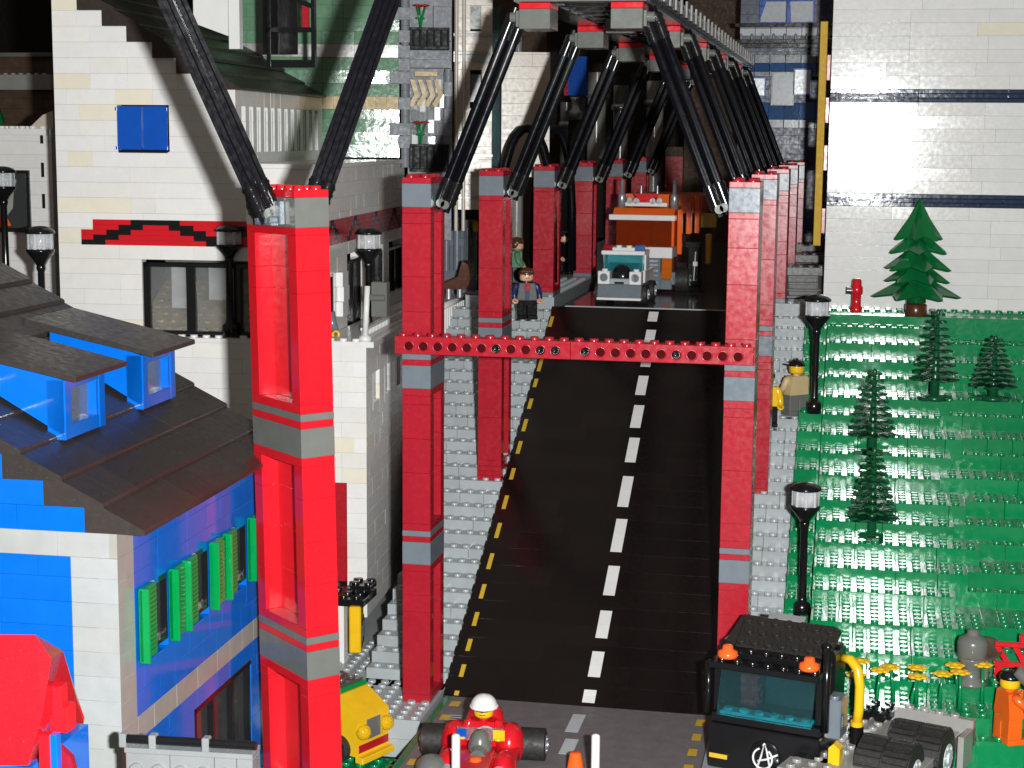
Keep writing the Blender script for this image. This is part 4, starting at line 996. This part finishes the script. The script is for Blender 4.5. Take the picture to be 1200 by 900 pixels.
# ------------------------------------------------------------------ vehicles
def wheel(parent, c, r, w_, axis=(1, 0, 0), rim='grey', side=1, lugs=18, tread=True, R_=.55, name='wheel'):
    c = Vector(c); a = Vector(axis).normalized(); m = MB(); p0, p1 = c-a*w_/2, c+a*w_/2
    m.cone(p0, p1, r, r, 28); m.cone(p0-a*.06, p0, r*.86, r, 28); m.cone(p1, p1+a*.06, r, r*.86, 28)
    if tread:
        u = a.orthogonal().normalized(); v = a.cross(u)
        for k in range(lugs):
            t = 2*math.pi*k/lugs; d = u*math.cos(t)+v*math.sin(t); e = -u*math.sin(t)+v*math.cos(t)
            for s_ in (-1, 1):
                o = c+a*(s_*w_*.25)+d*(r+.02)+e*(s_*math.pi*r/lugs*.5); k2 = .09 if r < 1.3 else .14
                vs = [tuple(o+a*(i*w_*.23)+e*(j*r*2.2/lugs)+d*(l*k2)) for i in (-1, 1) for j in (-1, 1) for l in (-1, 1)]
                m.add(vs, [[0, 1, 3, 2], [4, 6, 7, 5], [0, 4, 5, 1], [2, 3, 7, 6], [1, 5, 7, 3], [0, 2, 6, 4]])
    wh_ = m.build(name, 'tyre', parent)
    for s_ in (-1, 1):
        m = MB(); q = c+a*(s_*(w_/2+.02)); m.cone(q, q+a*(s_*.08), r*R_, r*R_*.92, 18); m.cone(q+a*(s_*.08), q+a*(s_*.2), r*.22, r*.2, 12)
        for k in range(6):
            t = k*math.pi/3; u = a.orthogonal().normalized(); v = a.cross(u); o = q+(u*math.cos(t)+v*math.sin(t))*r*.4; m.cone(o+a*(s_*.08), o+a*(s_*.13), r*.07, r*.07, 8)
        m.build('rim', rim, wh_)
    return wh_
# small white patrol pickup
a = atZ(725, 358, 24.05)
t = thing('pickup', 'small white patrol pickup with teal windscreen and red and blue roof lights', 'car', (a.x, a.y, 24.05), R(-2))
m = MB(); m.prism([(0.0, .75), (.35, 1.95), (2.0, 2.0), (2.0, .75)], -2.1, 2.1, 'x'); m.build('bumper', 'bluegrey', t)
m = MB(); m.box(-2.15, 2.15, -.15, 1.6, .5, .74, .04); m.build('bumper_edge', 'whitegloss', t)
m = MB(); m.box(-1.9, 1.9, 1.6, 8, .6, 2.0, .05); m.build('chassis', 'bluegrey', t)
m = MB(); m.box(-2.1, -1.75, 2.6, 8, 2.0, 3.2, .04); m.box(1.75, 2.1, 2.6, 8, 2.0, 3.2, .04); m.box(-2.1, 2.1, 4.6, 5.0, 2, 4.6, .05); m.box(-2.1, -1.9, 3, 5, 3.2, 4.7, .04); m.box(1.9, 2.1, 3, 5, 3.2, 4.7, .04); m.build('body', 'whitegloss', t)
m = MB(); m.box(-2.12, 2.12, 1.9, 5.2, 4.7, 5.1, .06); m.box(-1.1, 1.1, 2.2, 3.2, 5.1, 5.4, .05); m.studs(-1, 1, 2.1, 3.1, 5.4, 10); m.build('roof', 'whitegloss', t)
for s_ in (-1, 1):
    m = MB(); x0, x1 = (-2.1, -.95) if s_ < 0 else (.95, 2.1); m.box(x0, x1, .1, 1.4, 2.0, 3.25, .05); m.stud((x0+x1)/2, .8, 3.25, 12); hl = m.build('headlight', 'whitegloss', t)
    m = MB(); m.cone(((x0+x1)/2, .1, 2.65), ((x0+x1)/2, -.02, 2.65), .4, .36, 14); m.build('lens', 'glass', hl)
    m = MB(); m.cone((s_*1.55-.45, 2.7, 5.35), (s_*1.55+.45, 2.7, 5.35), .32, .32, 14); m.build('roof_light', 'transred' if s_ < 0 else 'transblue', t)
m = MB(); m.box(-.95, .95, .2, 1.6, 2.0, 2.55, .06); m.box(-.9, .9, .05, .2, 2.3, 2.5, .03); m.build('grille', 'grey', t)
m = MB(); m.box(-.45, .45, .02, .19, 2.06, 2.25, .02); m.build('number_plate', 'black', t)
m = MB(); m.ball((0, 1.6, 2.5), 1.0, 16, 7, (1, .8, 1.35), 0, 1); m.build('engine_cover', 'black', t)
m = MB(); m.prism([(1.7, 3.2), (1.95, 3.2), (2.75, 4.7), (2.5, 4.7)], -1.9, 1.9, 'x'); m.build('windscreen', 'teal', t)
m = MB(); m.box(-1.7, 1.7, 3.6, 4.4, 2.2, 3.8, .1); m.build('seat', 'teal', t)
m = MB(); m.cone((-1.8, 2.7, 5.35), (1.8, 2.7, 5.35), .18, .18, 10); m.build('light_bar', 'bluegrey', t)
for x in (-2.05, 2.05):
    for y in (1.7, 6.2): wheel(t, (x, y, 1.0), 1.0, .9, tread=False)
# orange lorry behind it
a = atZ(752, 343, 24.05)
t = thing('lorry', 'big orange lorry with smoked windscreen and silver exhaust stacks behind the pickup', 'truck', (a.x, a.y, 24.05), R(-3))
m = MB(); m.box(-3, 3.4, .3, 14, .9, 2.2, .06); m.box(-3, 1.9, 0, .9, .4, 3.6, .05); m.box(1.9, 3.1, .05, .9, .4, 1.4, .05); m.build('chassis', 'bluegrey', t)
for z in (1.7, 2.2, 2.8, 3.2): m = MB(); m.box(-.7, 1.7, -.14, -.01, z, z+.25, .06); m.build('grille_bar', 'silver', t)
for x0, x1 in ((2.0, 3.1), (-3.0, -1.9)): m = MB(); m.box(x0, x1, -.08, .8, 1.45, 3.6, .08); m.box(x0+.1, x1-.1, -.2, -.08, 2.5, 2.6, .03); m.build('headlight', 'transorange', t)
m = MB(); m.box(-3.1, .5, -.05, 3.4, 3.62, 4.75, .05); m.box(.52, 3.1, -.05, 3.4, 3.62, 4.75, .05); m.build('white_band', 'white', t)
m = MB(); m.box(-2.9, 2.9, .5, .7, 4.76, 7.5, .03); m.build('windscreen', 'smokeorange', t)
m = MB(); m.box(-2.8, 2.8, 3, 5, 2, 7.5, .05); m.box(-.6, .5, 1.2, 1.6, 4.8, 6.6, .2); m.build('interior', 'woodbrown', t)
m = MB(); m.box(-3.5, 3.4, -.5, .6, 7.5, 8.05, .05); m.box(-2.0, 2.4, .4, 1.2, 8.9, 9.3, .05); m.build('roof_edge', 'white', t)
m = MB(); m.prism([(.1, 8.06), (.8, 8.7), (5, 8.9), (5, 7.5), (.1, 7.6)], -3.2, 3.2, 'x'); m.box(2.9, 3.2, .4, 5, 4.8, 7.5, .04); m.box(3.4, 3.9, 1.0, 1.6, 4.0, 8.6, .05); m.box(4.0, 4.5, 3, 4, 6, 9.2, .05); m.box(4.6, 5.1, 5, 6, 6, 10, .05); m.box(-3, 5.2, 6, 14, 8.0, 10.0, .06); m.build('cab', 'orange', t)
m = MB(); m.prism([(-1.2, 10.2), (1.4, 10.2), (.8, 9.3), (-.6, 9.3)], .9, 1.6, 'y'); m.build('red_sign', 'red', t)
for x in (-1.5, -.8, .9, 1.6): m = MB(); m.cone((x, .3, 9.45), (x, .9, 9.45), .32, .2, 12); m.build('roof_lamp', 'silver', t)
for x in (-.5, 1.2): m = MB(); m.cone((x, 1.4, 10.2), (x, 1.4, 11), .14, .1, 8); m.build('horn', 'silver', t)
for x in (-2.5, 3.0):
    m = MB(); m.lathe([(.45, 0), (.45, 1.4), (.4, 1.5), (.22, 1.6), (.2, 2.9), (.08, 3.1)], (x, 1.4, 8.6), 12); m.build('exhaust_stack', 'silver', t)
m = MB(); m.box(4.3, 5.4, 3, 5, 1.0, 5.0, .06); m.box(4.0, 5.6, 2.8, 3.4, 4.6, 5.2, .05); m.build('fuel_tank', 'black', t)
m = MB(); m.box(5.9, 6.5, 4.2, 4.9, 2.8, 6.0, .1); m.build('outrigger', 'yellow', t); m = MB(); m.box(5.0, 6.6, 7, 8, 6.5, 8, .05); m.build('crane_foot', 'markyellow', t)
m = MB(); m.tube([(5.0, 2.6, 1.2), (5.15, 2.6, 4.2)], .06, 6); m.box(4.9, 5.4, 2.4, 2.7, 2.7, 3.2, .06); m.build('marker_rod', 'whitegloss', t)
for x in (-3.0, 4.0):
    for y in (1.8, 10): wheel(t, (x, y, 1.3), 1.3, 1.3, tread=False, rim='oldgrey')
# black truck in front
tl = atZ(893, 905, .9); TL = Vector((tl.x, tl.y+.2, 0))
t = thing('truck', 'black truck with teal windscreen, orange beacons and yellow snorkel', 'truck', (TL.x, TL.y, 0), R(-15))
bd = MB(); bd.box(-3.6, 3.6, 0, 5, .6, 3.5, .08); bd.box(-3.5, 3.5, .3, 5, 3.5, 4.1, .05)
bd.box(-3.6, -3.1, .7, 1.3, 4.1, 7.1, .08); bd.box(3.0, 3.5, .7, 1.3, 4.1, 7.1, .08); bd.box(-3.5, 3.5, 4.2, 5, 4.1, 8.4, .06); bd.box(3.2, 3.7, 2.6, 5, 4.1, 8.2, .05); bd.box(-3.7, -3.2, 2.6, 5, 4.1, 8.2, .05)
bd.build('cab', 'black', t)
m = MB(); m.box(-3.7, 3.4, -.1, 4.6, 7.1, 7.5, .05); m.studs(-3.5, 3.5, 0, 1.0, 7.5, 12); m.box(-3.3, 3.0, 1.2, 4.6, 7.5, 7.9, .05); m.studs(-2, 2.2, 1.2, 2.2, 7.9, 12); m.build('roof', 'black', t)
m = MB(Matrix.Translation((-.1, 2.5, 7.75)) @ Matrix.Rotation(R(36), 4, 'X')); m.box(-2.7, 3.0, 0, 2.6, -.1, .3, .05); m.prism([(3.0, 0), (3.4, .5), (3.6, 2.4), (3.0, 2.6)], -.1, .3, 'z'); m.prism([(-2.7, 0), (-3.4, .3), (-2.9, 2.5), (-2.7, 2.6)], -.1, .3, 'z')
for i in range(7):
    for j in range(3): m.stud(-2.4+i*.9+.3*(j % 2), .45+j*.85, .3, 12)
m.build('roof_spoiler', 'spoilerblack', t)
m = MB(Matrix.Translation((-.1, 2.5, 7.75)) @ Matrix.Rotation(R(36), 4, 'X')); m.box(-1.2, 1.2, 2.5, 3.0, .0, .35, .04); m.build('spoiler_edge', 'midgrey', t)
m = MB(); m.prism([(.0, 4.1), (.2, 4.1), (1.0, 7.1), (.8, 7.1)], -3.1, 3.0, 'x'); m.build('windscreen', 'teal', t)
m = MB(); m.box(-3.0, 2.9, .3, 1.3, 4.1, 4.3, .04); 
for i in range(6): m.stud(-2.5+i, .62, 4.3, 12)
m.build('dashboard', 'tealsolid', t)
m = MB(); m.box(-2.4, -1.2, 2.4, 3.4, 4.1, 6.2, .1); m.build('seat', 'darkred', t); m = MB(); m.box(-1, 2.4, 3.4, 3.8, 4.1, 7, .05); m.build('rear_panel', 'table', t)
for x, y in ((-2.7, .7), (2.6, .6)):
    m = MB(); m.lathe([(.62, 0), (.66, .15), (.6, .4), (.35, .5), (.32, .75), (.2, .8)], (x, y, 7.7), 14); m.build('beacon', 'neon', t)
m = MB(); m.tube([(3.75, .5, 3.9), (3.75, .5, 9.2)], .24, 10); m.ball((3.75, .5, 9.3), .3, 10, 6); m.build('aerial', 'black', t)
m = MB(); m.tube([(-3.9, .7, 3.9), (-3.95, .7, 7.0)], .2, 10); m.ball((-3.92, .7, 7.1), .26, 10, 6); m.build('mirror_arm', 'black', t)
m = MB(); m.box(3.6, 4.6, .8, 2.6, 3.4, 5.9, .08); m.stud(4.1, 1.2, 5.9, 10); m.box(4.62, 4.7, 1.0, 1.6, 4.2, 4.9, .03); m.build('side_box', 'bluegrey', t)
m = MB(); m.tube([(3.8, 4.2, 7.6), (4.3, 4.0, 7.6), (4.8, 3.8, 7.1), (5.0, 3.7, 6.1), (5.0, 3.7, 4.6), (4.9, 3.7, 3.6)], .31, 12); m.cone((4.9, 3.7, 3.5), (4.9, 3.7, 3.8), .4, .4, 12); m.build('snorkel', 'yellow', t)
m = MB(); m.cone((4.9, 3.7, 2.2), (4.9, 3.7, 3.5), .45, .45, 12); m.build('snorkel_foot', 'black', t)
m = MB(); m.prism([(3.3, .7), (4.3, .7), (4.3, 1.5), (4.9, 1.5), (4.9, 3.2), (4.5, 3.5), (4.2, 3.2), (4.2, 2.2), (3.7, 2.2), (3.7, 1.5), (3.3, 1.5)], -.2, .6, 'y'); m.build('mudguard', 'yellow', t)
m = MB(); m.box(-3.5, -2.3, -.12, .0, 1.25, 1.55, .05); m.build('lamp_strip', 'markyellow', t); m = MB(); m.box(.3, 1.6, -.12, .0, .75, 1.0, .05); m.build('lamp_strip', 'markyellow', t)
# white scrawled emblem on the bonnet: a ring with a capital A whose bar runs out to the right
def stroke(mb, pts, r=.07):
    mb.tube([(x, -.09, z) for x, z in pts], r, 6)
m = MB(); ring = [(.02+.62*math.cos(R(q)), 1.75+.66*math.sin(R(q))) for q in range(110, 430, 16)]
stroke(m, ring); stroke(m, [(-.35, 1.0), (-.1, 1.8), (.15, 2.75), (.3, 2.2), (.5, 1.2)]); stroke(m, [(-.3, 1.55), (.3, 1.75), (1.0, 2.15)]); stroke(m, [(.15, 2.75), (.02, 2.6)])
m.build('emblem', 'whitegloss', t)
m = MB(); m.lathe([(.95, -.02), (1.0, 0), (.95, .04)], (0, 0, 0), 20); o = m.build('emblem_plate', 'black', t); o.matrix_local = Matrix.Translation((.15, -.03, 1.9)) @ Matrix.Rotation(R(90), 4, 'X')
for x in (-3.4, 3.4): wheel(t, (x, 2.6, 1.1), 1.1, 1.2)
# grey trailer bed
c = atZ(1140, 853, 2.3)
t = thing('trailer', 'light grey studded trailer with two big black tyres beside the truck', 'trailer', (c.x, c.y, 0), R(-20))
m = MB(); m.box(-8.2, -.5, -13, -1.0, 1.2, 2.2, .04); m.box(-8.2, -.6, -1.0, 0, 1.2, 2.3, .04); m.studs(-8, -4.6, -13, -1.0, 2.2, 12); m.studs(-8, -6, -1, 0, 2.3, 12); m.build('bed', 'warmgrey', t)
m = MB(); m.box(-5.0, .3, -1.0, -.4, 1.0, 3.1, .04); m.box(-.1, .3, -3.0, -.4, .4, 2.6, .04); m.studs(-4.5, -.5, -1.2, -.2, 3.1, 12); m.build('rear_panel', 'warmgrey', t)
m = MB(); m.box(-6.9, -4.9, -1.9, -.3, 2.4, 2.9, .04); m.studs(-6.9, -4.9, -1.9, 0.1, 2.9, 12); 
for i in range(2): m.cone((-6.4+i, -2.0, 2.65), (-6.4+i, -2.5, 2.65), .35, .35, 12)
m.build('coupling', 'black', t)
wheel(t, (-1.9, -4.8, 1.75), 1.75, 3.4, rim='palegrey', lugs=26); wheel(t, (-2.7, -8.5, 1.75), 1.75, 3.4, rim='palegrey', lugs=26)
# red race car with driver
a = atZ(565, 893, 0)
t = thing('race_car', 'red open race car with wide black tyres and a clear windscreen', 'car', (a.x, a.y, 0), R(5))
m = MB(); m.box(-2.0, 2.0, -6, 3.0, .35, 1.1, .12); m.box(-1.2, 1.2, -7, -2, 1.1, 1.6, .2)
m.ball((0, 1.6, 1.6), 1.35, 20, 10, (1.0, .9, 1.65), -.3, 1)
for s_ in (-1, 1):
    m.ball((s_*1.75, .3, 1.2), 1.05, 16, 9, (.95, 1.3, 1.4), -.6, 1); m.ball((s_*1.75, -3.0, .9), .85, 16, 8, (.85, 1.5, 1.25), -.5, 1); m.box(s_*1.75-.75, s_*1.75+.75, -3, .3, .5, 1.4, .15)
m.build('body', 'red', t)
m = MB(); m.box(-1.5, 1.5, -1.25, -1.15, 1.9, 2.75, .02); m.build('windscreen', 'clear', t)
m = MB(); m.box(-1.45, -.85, -1.3, -1.26, 1.95, 2.65, .01); m.build('blue_flash', 'shutterblue', t); m = MB(); m.box(.85, 1.6, -1.3, -1.26, 1.95, 2.65, .01); m.build('yellow_flash', 'yellow', t)
m = MB(); m.lathe([(.5, 0), (.75, .2), (.8, .5), (.55, 1.2), (.3, 1.5)], (0.1, -1.9, 1.3), 14); m.cone((.1, -2.6, 1.6), (.1, -3.2, 1.5), .55, .5, 14); m.build('engine', 'oldgrey', t)
m = MB(); pts = [(.7*math.cos(R(q))+.35, -1.05, 2.0+.75*math.sin(R(q))) for q in range(0, 200, 20)]; m.tube(pts, .09, 6); m.build('steering_wheel', 'grey', t)
for s_ in (-1, 1):
    wheel(t, (s_*3.0, .9, 1.05), 1.05, 2.0, rim='silver', tread=False, R_=.62); wheel(t, (s_*1.6, -6.4, .9), .9, 1.0, rim='silver', tread=False)
for s_ in (-1, 1): m = MB(); m.cone((s_*1.6, -4.2, .9), (s_*1.6, -4.7, .9), .5, .4, 12); m.build('headlight', 'grey', t)
figure('race driver toy figure in red with a white helmet and goggles', (a.x+.05, a.y+.15, -.55), R(3), 'red', 'red', hat='helmet', hatmat='white', seated=True, arm_up=.7, visor=True, hands='yellow')
# yellow digger body
a = atZ(419, 890, -1.5)
t = thing('digger', 'yellow digger body with two round amber headlamps and a red stripe', 'vehicle', (a.x, a.y, -1.9), R(66))
m = MB(); m.prism([(0, .5), (7, .5), (7, 4.4), (1.9, 4.4), (0, 3.2)], 0, 3.3, 'x'); m.box(-.05, 3.35, -.5, .2, .1, .55, .05); m.build('body', 'yellow', t)
m = MB(); m.box(.1, 3.2, -.06, .0, .75, 1.3, .02); m.build('stripe', 'darkred', t); m = MB(); m.box(.95, 2.35, -.06, .05, 1.5, 2.9, .02)
m.build('vent', 'oldgrey', t); m = MB()
for k in range(7): m.box(2.35, 2.6, -.12, 0, 1.5+k*.2, 1.62+k*.2, .02)
m.build('louvre', 'markyellow', t)
for x in (.45, 2.9):
    m = MB(); m.ball((x, -.15, 2.2), .55, 16, 10, (1, .9, 1)); m.build('headlamp', 'transyellow', t)
m = MB(); m.box(.1, 3.2, 2.2, 6.6, 4.42, 4.9, .04); m.studs(.1, 3.2, 2.3, 6.3, 4.9, 12); m.build('engine_deck', 'deckgrey', t)
m = MB(); m.prism([(4.6, 4.9), (7, 4.9), (7, 5.8), (6.2, 5.8)], .2, 3.1, 'x'); m.build('sloped_cover', 'bluegrey', t)
m = MB(); m.box(.0, 3.3, 1.95, 2.2, 4.42, 4.75, .03); m.build('green_edge', 'brightgreen', t)
for y in (1.5, 5.5):
    for x in (-.1, 3.4): wheel(t, (x, y, .9), .9, .6, tread=False)

# ------------------------------------------------------------------ cones, rods, dome at the front
def traffic_cone(px, py, lab):
    a = atZ(px, py, 0); t = thing('traffic_cone', lab, 'traffic cone', (a.x, a.y, 0), 0, 'orange cones on the grey road')
    m = MB(); m.lathe([(.75, .12), (.62, .2), (.36, 1.75), (.3, 1.8), (.1, 1.82)], (0, 0, 0), 16); m.build('cone', 'neon', t); m = MB(); m.box(-.8, .8, -.8, .8, 0, .13, .03); m.build('base', 'neon', t)
traffic_cone(557, 920, 'orange traffic cone in front of the red race car'); traffic_cone(674, 914, 'orange traffic cone standing beside a white rod on the road')
for px, py, lab in ((534, 935, 'upright white rod before the front of the race car'), (697, 935, 'upright white rod standing alone on the grey road')):
    a = atZ(px, py, 0); t = thing('rod', lab, 'rod', (a.x, a.y, 0)); m = MB(); m.cone((0, 0, .3), (0, 0, 3.9), .27, .27, 14); m.ball((0, 0, 3.9), .27, 14, 5, (1, 1, .7), 0, 1); m.build('shaft', 'white', t)
    m = MB(); m.lathe([(.6, 0), (.6, .25), (.3, .32)], (0, 0, 0), 14); m.build('foot', 'oldgrey', t)
a = atZ(506, 917, 0)
t = thing('dome', 'glossy dark grey dome beside the tyre of the race car', 'dome', (a.x, a.y, 0)); m = MB(); m.ball((0, 0, .8), 1.05, 20, 9, (1, 1, 1), 0, 1); m.cone((0, 0, 0), (0, 0, .8), 1.05, 1.05, 20); m.build('shell', 'oldgrey', t)
# kiosk with yellow box by the white house
a = atY(398, 770, 119)
t = thing('kiosk', 'small white kiosk post under a black studded roof plate', 'kiosk', (a.x, 119, 0)); zr = atY(398, 706, 119).z
m = MB(); m.box(-.5, .35, 0, 1, -2.4, zr, .03); m.build('post', 'white', t)
m = MB(); m.box(-1.2, 2.2, -1, 2.6, zr+.01, zr+.55, .03); m.studs(-1, 2, -1, 2, zr+.55, 12); m.box(.6, 2.2, .8, 2.6, zr+.77, zr+1.15, .03); m.studs(.4, 2.2, .8, 2.8, zr+1.15, 12); m.build('roof_plate', 'black', t)
b_ = atY(409, 766, 117.5)
t2 = thing('phone_box', 'yellow telephone box with two small windows hung beside the kiosk', 'telephone', (b_.x, 117.5, b_.z), R(12))
m = MB(); m.box(0, .9, 0, 2.6, 0, 3.6, .1); m.build('case', 'yellow', t2)
for i in (0, 1):
    m = MB(Tz(.9, 0, 0, R(90))); m.box(.2+1.2*i, 1.25+1.2*i, -.06, .05, .3, 2.4, .03); w2 = m.build('panel', 'brown', t2); m = MB(Tz(.9, 0, 0, R(90))); m.box(.3+1.2*i, 1.15+1.2*i, -.09, -.05, .9, 2.1, .02); m.build('glazing', 'bluegrey', w2)
a = atY(440, 800, 117)
t = thing('bollard', 'pale grey rounded bollard and red low barrier by the pavement steps', 'bollard', (a.x, 117, .4)); m = MB(); m.box(0, .6, 0, .5, 0, 2.0, .15); m.build('stone', 'grey', t); m = MB(); m.box(1.0, 1.4, 0, 4, 0, .9, .05); m.build('barrier', 'darkred', t)
# white post and grey clamp on the ledge
a = atY(428, 400, 125.2)
t = thing('flag_post', 'plain white post with a grey clamp on the corner of the ledge', 'post', (a.x, 125.2, ZL)); m = MB(); m.tube([(0, 0, .3), (.2, 0, 4.3)], .22, 12); m.lathe([(.5, 0), (.5, .3), (.3, .5)], (0, 0, 0), 12); m.build('shaft', 'whitegloss', t); m = MB(); m.box(.45, 1.7, .1, 1, 1.9, 4.6, .04); m.cone((.4, 0, 3.4), (1.6, 0, 3.4), .25, .25, 10); m.build('clamp', 'oldgrey', t)
a = atY(394, 390, 125); t = thing('toy_hand', 'yellow toy hand on a grey sleeve reaching over the ledge', 'toy figure', (a.x, 125, ZL+.3)); m = MB(); m.tube([(-.5, 0, 1.9), (-.3, 0, 1.0), (0, -.1, .5)], [.4, .36, .26], 10); m.build('sleeve', 'bluegrey', t); m = MB(); m.tube([(.25*math.sin(R(q)), -.1, .25*math.cos(R(q))+.2) for q in range(-140, 141, 35)], .11, 6); m.build('hand', 'yellow', t)
# red engine hood at the near left corner
HP = {'A': (-140, 742, 0), 'B': (41, 744, .3), 'C': (74, 763, 3.2), 'D': (60, 772, .3), 'E': (82, 792, 5.2), 'F': (91, 818, 6.4), 'G': (99, 841, 7.2), 'H': (98, 848, 7.2), 'I': (79, 861, 6.0), 'J': (33, 897, 0), 'K': (-140, 899, 0),
      'L': (50, 838, .1), 'Bb': (34, 748, 10), 'Ab': (-140, 746, 10), 'Cb': (62, 774, 10), 'Gb': (86, 842, 10.5), 'Ib': (66, 870, 10.5), 'Jb': (24, 899, 10), 'Kb': (-140, 901, 10)}
o_ = atY(20, 897, 56.5); t = thing('red_hood', 'large red faceted hood in the near corner before the blue house', 'vehicle', tuple(o_))
hv = {k: tuple(atY(px, py, 56.5+d)-o_) for k, (px, py, d) in HP.items()}; key = list(hv)
m = MB(); m.add([hv[k] for k in key], [[key.index(q) for q in f.split()] for f in ('A B D L J K', 'B C D', 'D C E F G H I L', 'L I J', 'A B Bb Ab', 'B C Cb Bb', 'C E F G Gb Cb', 'G H I Ib Gb', 'I J Jb Ib', 'J K Kb Jb', 'Ab Bb Cb Gb Ib Jb Kb', 'A K Kb Ab')])
m.build('shell', 'red', t)
def lp(px, py, d): return atY(px, py, 56.5+d)-o_
def pxbox(mb, x0, y0, x1, y1, d, th): p = lp(x0, y1, d); q = lp(x1, y0, d); mb.box(p.x, q.x, p.y, p.y+th, p.z, q.z, .03)
m = MB(); pxbox(m, 58, 805, 71, 829, 1.6, .6); pxbox(m, 58, 829.5, 78, 858, 1.6, .8); m.build('brick', 'red', t)
m = MB(); pxbox(m, 49, 862, 57, 1000, .5, .5); m.build('post', 'red', t); m = MB(); pxbox(m, 58, 862, 66, 1000, .6, .4); m.build('blue_post', 'blue', t)
q = [lp(*c, 1.2) for c in ((67, 1000), (110, 1000), (83, 888), (68, 874))]
m = MB(); m.prism([(p.x, p.z) for p in q], 1.2, 1.5, 'y'); m.build('red_glass', 'transred', t)
m = MB(); pxbox(m, -138, 900, 36, 1000, .3, 5); m.build('body', 'blue', t)
# grey barrier with black rod
a = atY(140, 868, 66); b_ = atY(292, 868, 66); L_ = b_.x-a.x
t = thing('barrier', 'light grey brick barrier with a black rod in clips before the blue house', 'barrier', (a.x, 66, 0), R(4)); zc = a.z; k_ = 1/30.0
m = MB(); x = .25
while x < L_-.2:
    e = min(x+rng.choice((1.0, 2.0)), L_); m.box(x+.01, e-.01, 0, 1.2, zc-4, zc-.55, .03, tn(.05)); x = e
m.box(.2, L_, -.03, 1.25, zc-.54, zc-.3, .03)
m.build('panel', 'midgrey', t); m = MB(Matrix.Translation((0, 0, 0)) @ Matrix.Rotation(R(90), 4, 'X'))
for i in range(5): m.stud(.75+i, zc-1.25, 0.0, 14); m.stud(.75+i, zc-2.25, 0.0, 14)
m.build('side_stud', 'midgrey', t)
m = MB(); m.cone((-.1, .3, zc), (L_+.1, .3, zc), .2, .2, 12); m.build('rod', 'black', t)
for x in (0, 1.35, 3.75):
    m = MB(); m.box(x-.08, x+.25, .05, .55, zc-.35, zc+.28, .05); m.build('clip', 'midgrey', t)
